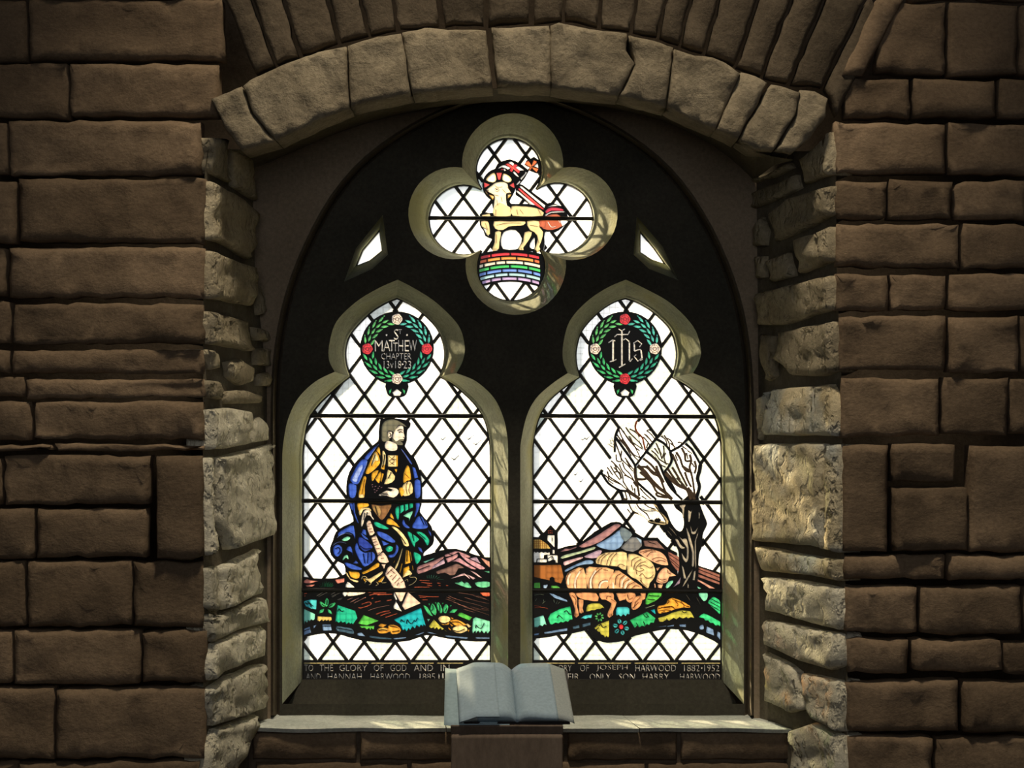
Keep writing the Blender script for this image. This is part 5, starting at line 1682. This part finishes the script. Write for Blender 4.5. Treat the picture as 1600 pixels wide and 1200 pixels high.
# ------------------------------------------------------------------ reading stand
random.seed(3)
def box(x0, x1, y0, y1, z0, z1):
    V = [Vector(p) for p in ((x0, y0, z0), (x1, y0, z0), (x1, y1, z0), (x0, y1, z0), (x0, y0, z1), (x1, y0, z1), (x1, y1, z1), (x0, y1, z1))]
    return V, [(0, 1, 5, 4), (1, 2, 6, 5), (2, 3, 7, 6), (3, 0, 4, 7), (0, 3, 2, 1), (4, 5, 6, 7)]
def bevel(o, w=.004, seg=2):
    m = o.modifiers.new('bevel', 'BEVEL'); m.width = w; m.segments = seg; m.limit_method = 'ANGLE'
    return o
YB, YT = -0.765, -0.575          # front and back edge of the sloping board
pb = P(795, 1121, YB); pt = P(795, 1036, YT)
slope = (pt - pb); slope.x = 0
SL = slope.length; sdir = slope.normalized(); snrm = Vector((0, -sdir.z, sdir.y))
if snrm.z < 0: snrm.negate()
bx0, bx1 = P(704, 1121, YB).x, P(880, 1121, YB).x
stand = empty('reading_stand', ((bx0 + bx1) / 2, (YB + YT) / 2, 0))
tag(stand, 'plain dark wooden reading stand holding the open book before the sill', 'stand')
bpy.context.view_layer.update()
def child(o, par):
    o.parent = par; o.matrix_parent_inverse = par.matrix_world.inverted(); return o
def onboard(u, s_, h):
    """point on the board: u along x, s_ up the slope from the front edge, h off the surface"""
    return Vector((u, pb.y, pb.z)) + sdir * s_ + snrm * h
def board(u0, u1, s0, s1, h0, h1):
    V = [onboard(u, s_, h) for h in (h0, h1) for (u, s_) in ((u0, s0), (u1, s0), (u1, s1), (u0, s1))]
    return V, [(0, 1, 5, 4), (1, 2, 6, 5), (2, 3, 7, 6), (3, 0, 4, 7), (0, 3, 2, 1), (4, 5, 6, 7)]
TH = -.022
V, F = board(bx0, bx1, -.004, SL + .004, TH - .020, TH)
child(bevel(mesh_obj('sloping_board', V, F, M_WOOD)), stand)
V, F = board(bx0, bx1, -.009, -.004, TH - .020, TH + .006)
child(bevel(mesh_obj('book_ledge', V, F, M_WOOD), .003), stand)
z1 = onboard(0, 0, TH - .024).z
V, F = box(bx0 + .001, bx1 - .001, YB - .002, YT - .02, .06, z1)
for i in (6, 7): V[i].z = onboard(0, SL * .88, TH - .024).z
child(bevel(mesh_obj('pedestal', V, F, M_WOOD)), stand)
V, F = box(bx0 - .03, bx1 + .03, YB - .03, YT - .01, 0, .06)
child(bevel(mesh_obj('plinth', V, F, M_WOOD)), stand)

# ------------------------------------------------------------------ loose sheet under the book
q0 = P(693.5, 1124, YB).x
V, F = [], []
n = 10
sx0, sx1 = q0, q0 + .145
for j in range(n + 1):
    for i in range(n + 1):
        u = sx0 + (sx1 - sx0) * i / n - .004 * j / n; s_ = -.003 + (SL + .008) * j / n
        V.append(onboard(u, s_, TH + .0015 + .0012 * math.sin(i * 1.1) * math.sin(j * .9) + (.002 if i == 0 else 0)))
for j in range(n):
    for i in range(n):
        k = j * (n + 1) + i; F.append((k, k + 1, k + n + 2, k + n + 1))
sheet = mesh_obj('paper_sheet', V, F, M_SHEET, smooth=True)
m = sheet.modifiers.new('thickness', 'SOLIDIFY'); m.thickness = .0008; m.offset = 1
tag(sheet, 'pale loose paper sheet lying under the left side of the open book', 'paper')

# ------------------------------------------------------------------ open book
book = empty('open_book', onboard(P(803, 1119, YB).x, 0, TH))
tag(book, 'open book with white pages lying on the reading stand', 'book')
bpy.context.view_layer.update()
xs_b = P(808, 1115, YB).x; xs_t = P(799, 1038, YT).x          # gutter, front and back
xl_b = P(722, 1118, YB).x; xr_b = P(898, 1118, YB).x
xl_t = P(713, 1042, YT).x; xr_t = P(882, 1042, YT).x
def page_h(f, side):
    """height of the page block above the board, f from gutter (0) to fore edge (1)"""
    g = math.sin(min(f / .22, 1) * math.pi / 2)
    top = .020 if side < 0 else .018
    return TH + .004 + top * g * (1 - .10 * f - .78 * max(0, (f - .70) / .30)) + .0015
def page_block(side, f0=0.0, f1=.72, nu=16):
    ns = 10
    V, F = [], []
    for j in range(ns + 1):
        t_ = j / ns; s_ = .004 + (SL - .006) * t_
        xs = xs_b + (xs_t - xs_b) * t_
        xe = (xl_b + (xl_t - xl_b) * t_) if side < 0 else (xr_b + (xr_t - xr_b) * t_)
        for i in range(nu + 1):
            f = f0 + (f1 - f0) * i / nu
            h = page_h(f, side)
            droop = -.010 * (f**3) * (1 - t_)**2 * (1.0 if side > 0 else .7)
            wob = .0012 * math.sin(7 * f + 4 * t_)
            V.append(onboard(xs + (xe - xs) * f, s_ + droop + .0025 * math.sin(f * 9) * (1 - t_)**3, max(h + wob, TH + .003)))
    b = len(V)
    for j in range(ns + 1):
        t_ = j / ns; s_ = .004 + (SL - .006) * t_
        xs = xs_b + (xs_t - xs_b) * t_
        xe = (xl_b + (xl_t - xl_b) * t_) if side < 0 else (xr_b + (xr_t - xr_b) * t_)
        for i in range(nu + 1):
            V.append(onboard(xs + (xe - xs) * (f0 + (f1 - f0) * i / nu) * .995, s_ + .006 * (1 - t_), TH + .0025))
    W_ = nu + 1
    for j in range(ns):
        for i in range(nu):
            k = j * W_ + i
            F.append((k, k + 1, k + W_ + 1, k + W_)); F.append((b + k + W_, b + k + W_ + 1, b + k + 1, b + k))
    for i in range(nu):
        F.append((i, b + i, b + i + 1, i + 1)); k = ns * W_ + i; F.append((k + 1, b + k + 1, b + k, k))
    for j in range(ns):
        k = j * W_; F.append((k + W_, b + k + W_, b + k, k)); k = j * W_ + nu; F.append((k, b + k, b + k + W_, k + W_))
    return V, F
for side in (-1, 1):
    V, F = page_block(side)
    child(mesh_obj('page_block', V, F, M_PAGE, smooth=True), book)
    V, F = page_block(side, .72, 1.0, 8)
    child(mesh_obj('fore_edge', V, F, M_EDGE, smooth=True), book)
# lifted leaf on the left, curling at its outer corner
V, F = [], []
nu, ns = 12, 10
for j in range(ns + 1):
    t_ = j / ns; s_ = -.006 + (SL * .985) * t_
    xs = xs_b + (xs_t - xs_b) * t_; xe = xl_b + (xl_t - xl_b) * t_ - .006 * (1 - t_)
    for i in range(nu + 1):
        f = .30 + .70 * i / nu
        lift = .004 + .010 * max(0, f - .5) * (1 - abs(t_ - .45) * 1.6) + .020 * max(0, f - .8) * max(0, .35 - t_) * 3
        V.append(onboard(xs + (xe - xs) * f, s_ - .012 * max(0, f - .75) * max(0, .3 - t_) * 6, page_h(f, -1) + lift))
for j in range(ns):
    for i in range(nu):
        k = j * (nu + 1) + i; F.append((k, k + 1, k + nu + 2, k + nu + 1))
lf_ = mesh_obj('loose_leaf', V, F, M_PAGE, smooth=True)
m = lf_.modifiers.new('thickness', 'SOLIDIFY'); m.thickness = .0005
child(lf_, book)
V, F = board(xl_b + .004, xr_b - .010, .004, SL - .004, TH + .0002, TH + .0024)
child(mesh_obj('cover', V, F, M_COVER), book)
# red-brown ribbon end at the head of the left page
V, F = board(xl_t + .001, xl_t + .010, SL - .012, SL - .007, TH + .012, TH + .0135)
child(mesh_obj('ribbon_marker', V, F, plain_mat('ribbon', (.16, .08, .05), .7)), book)
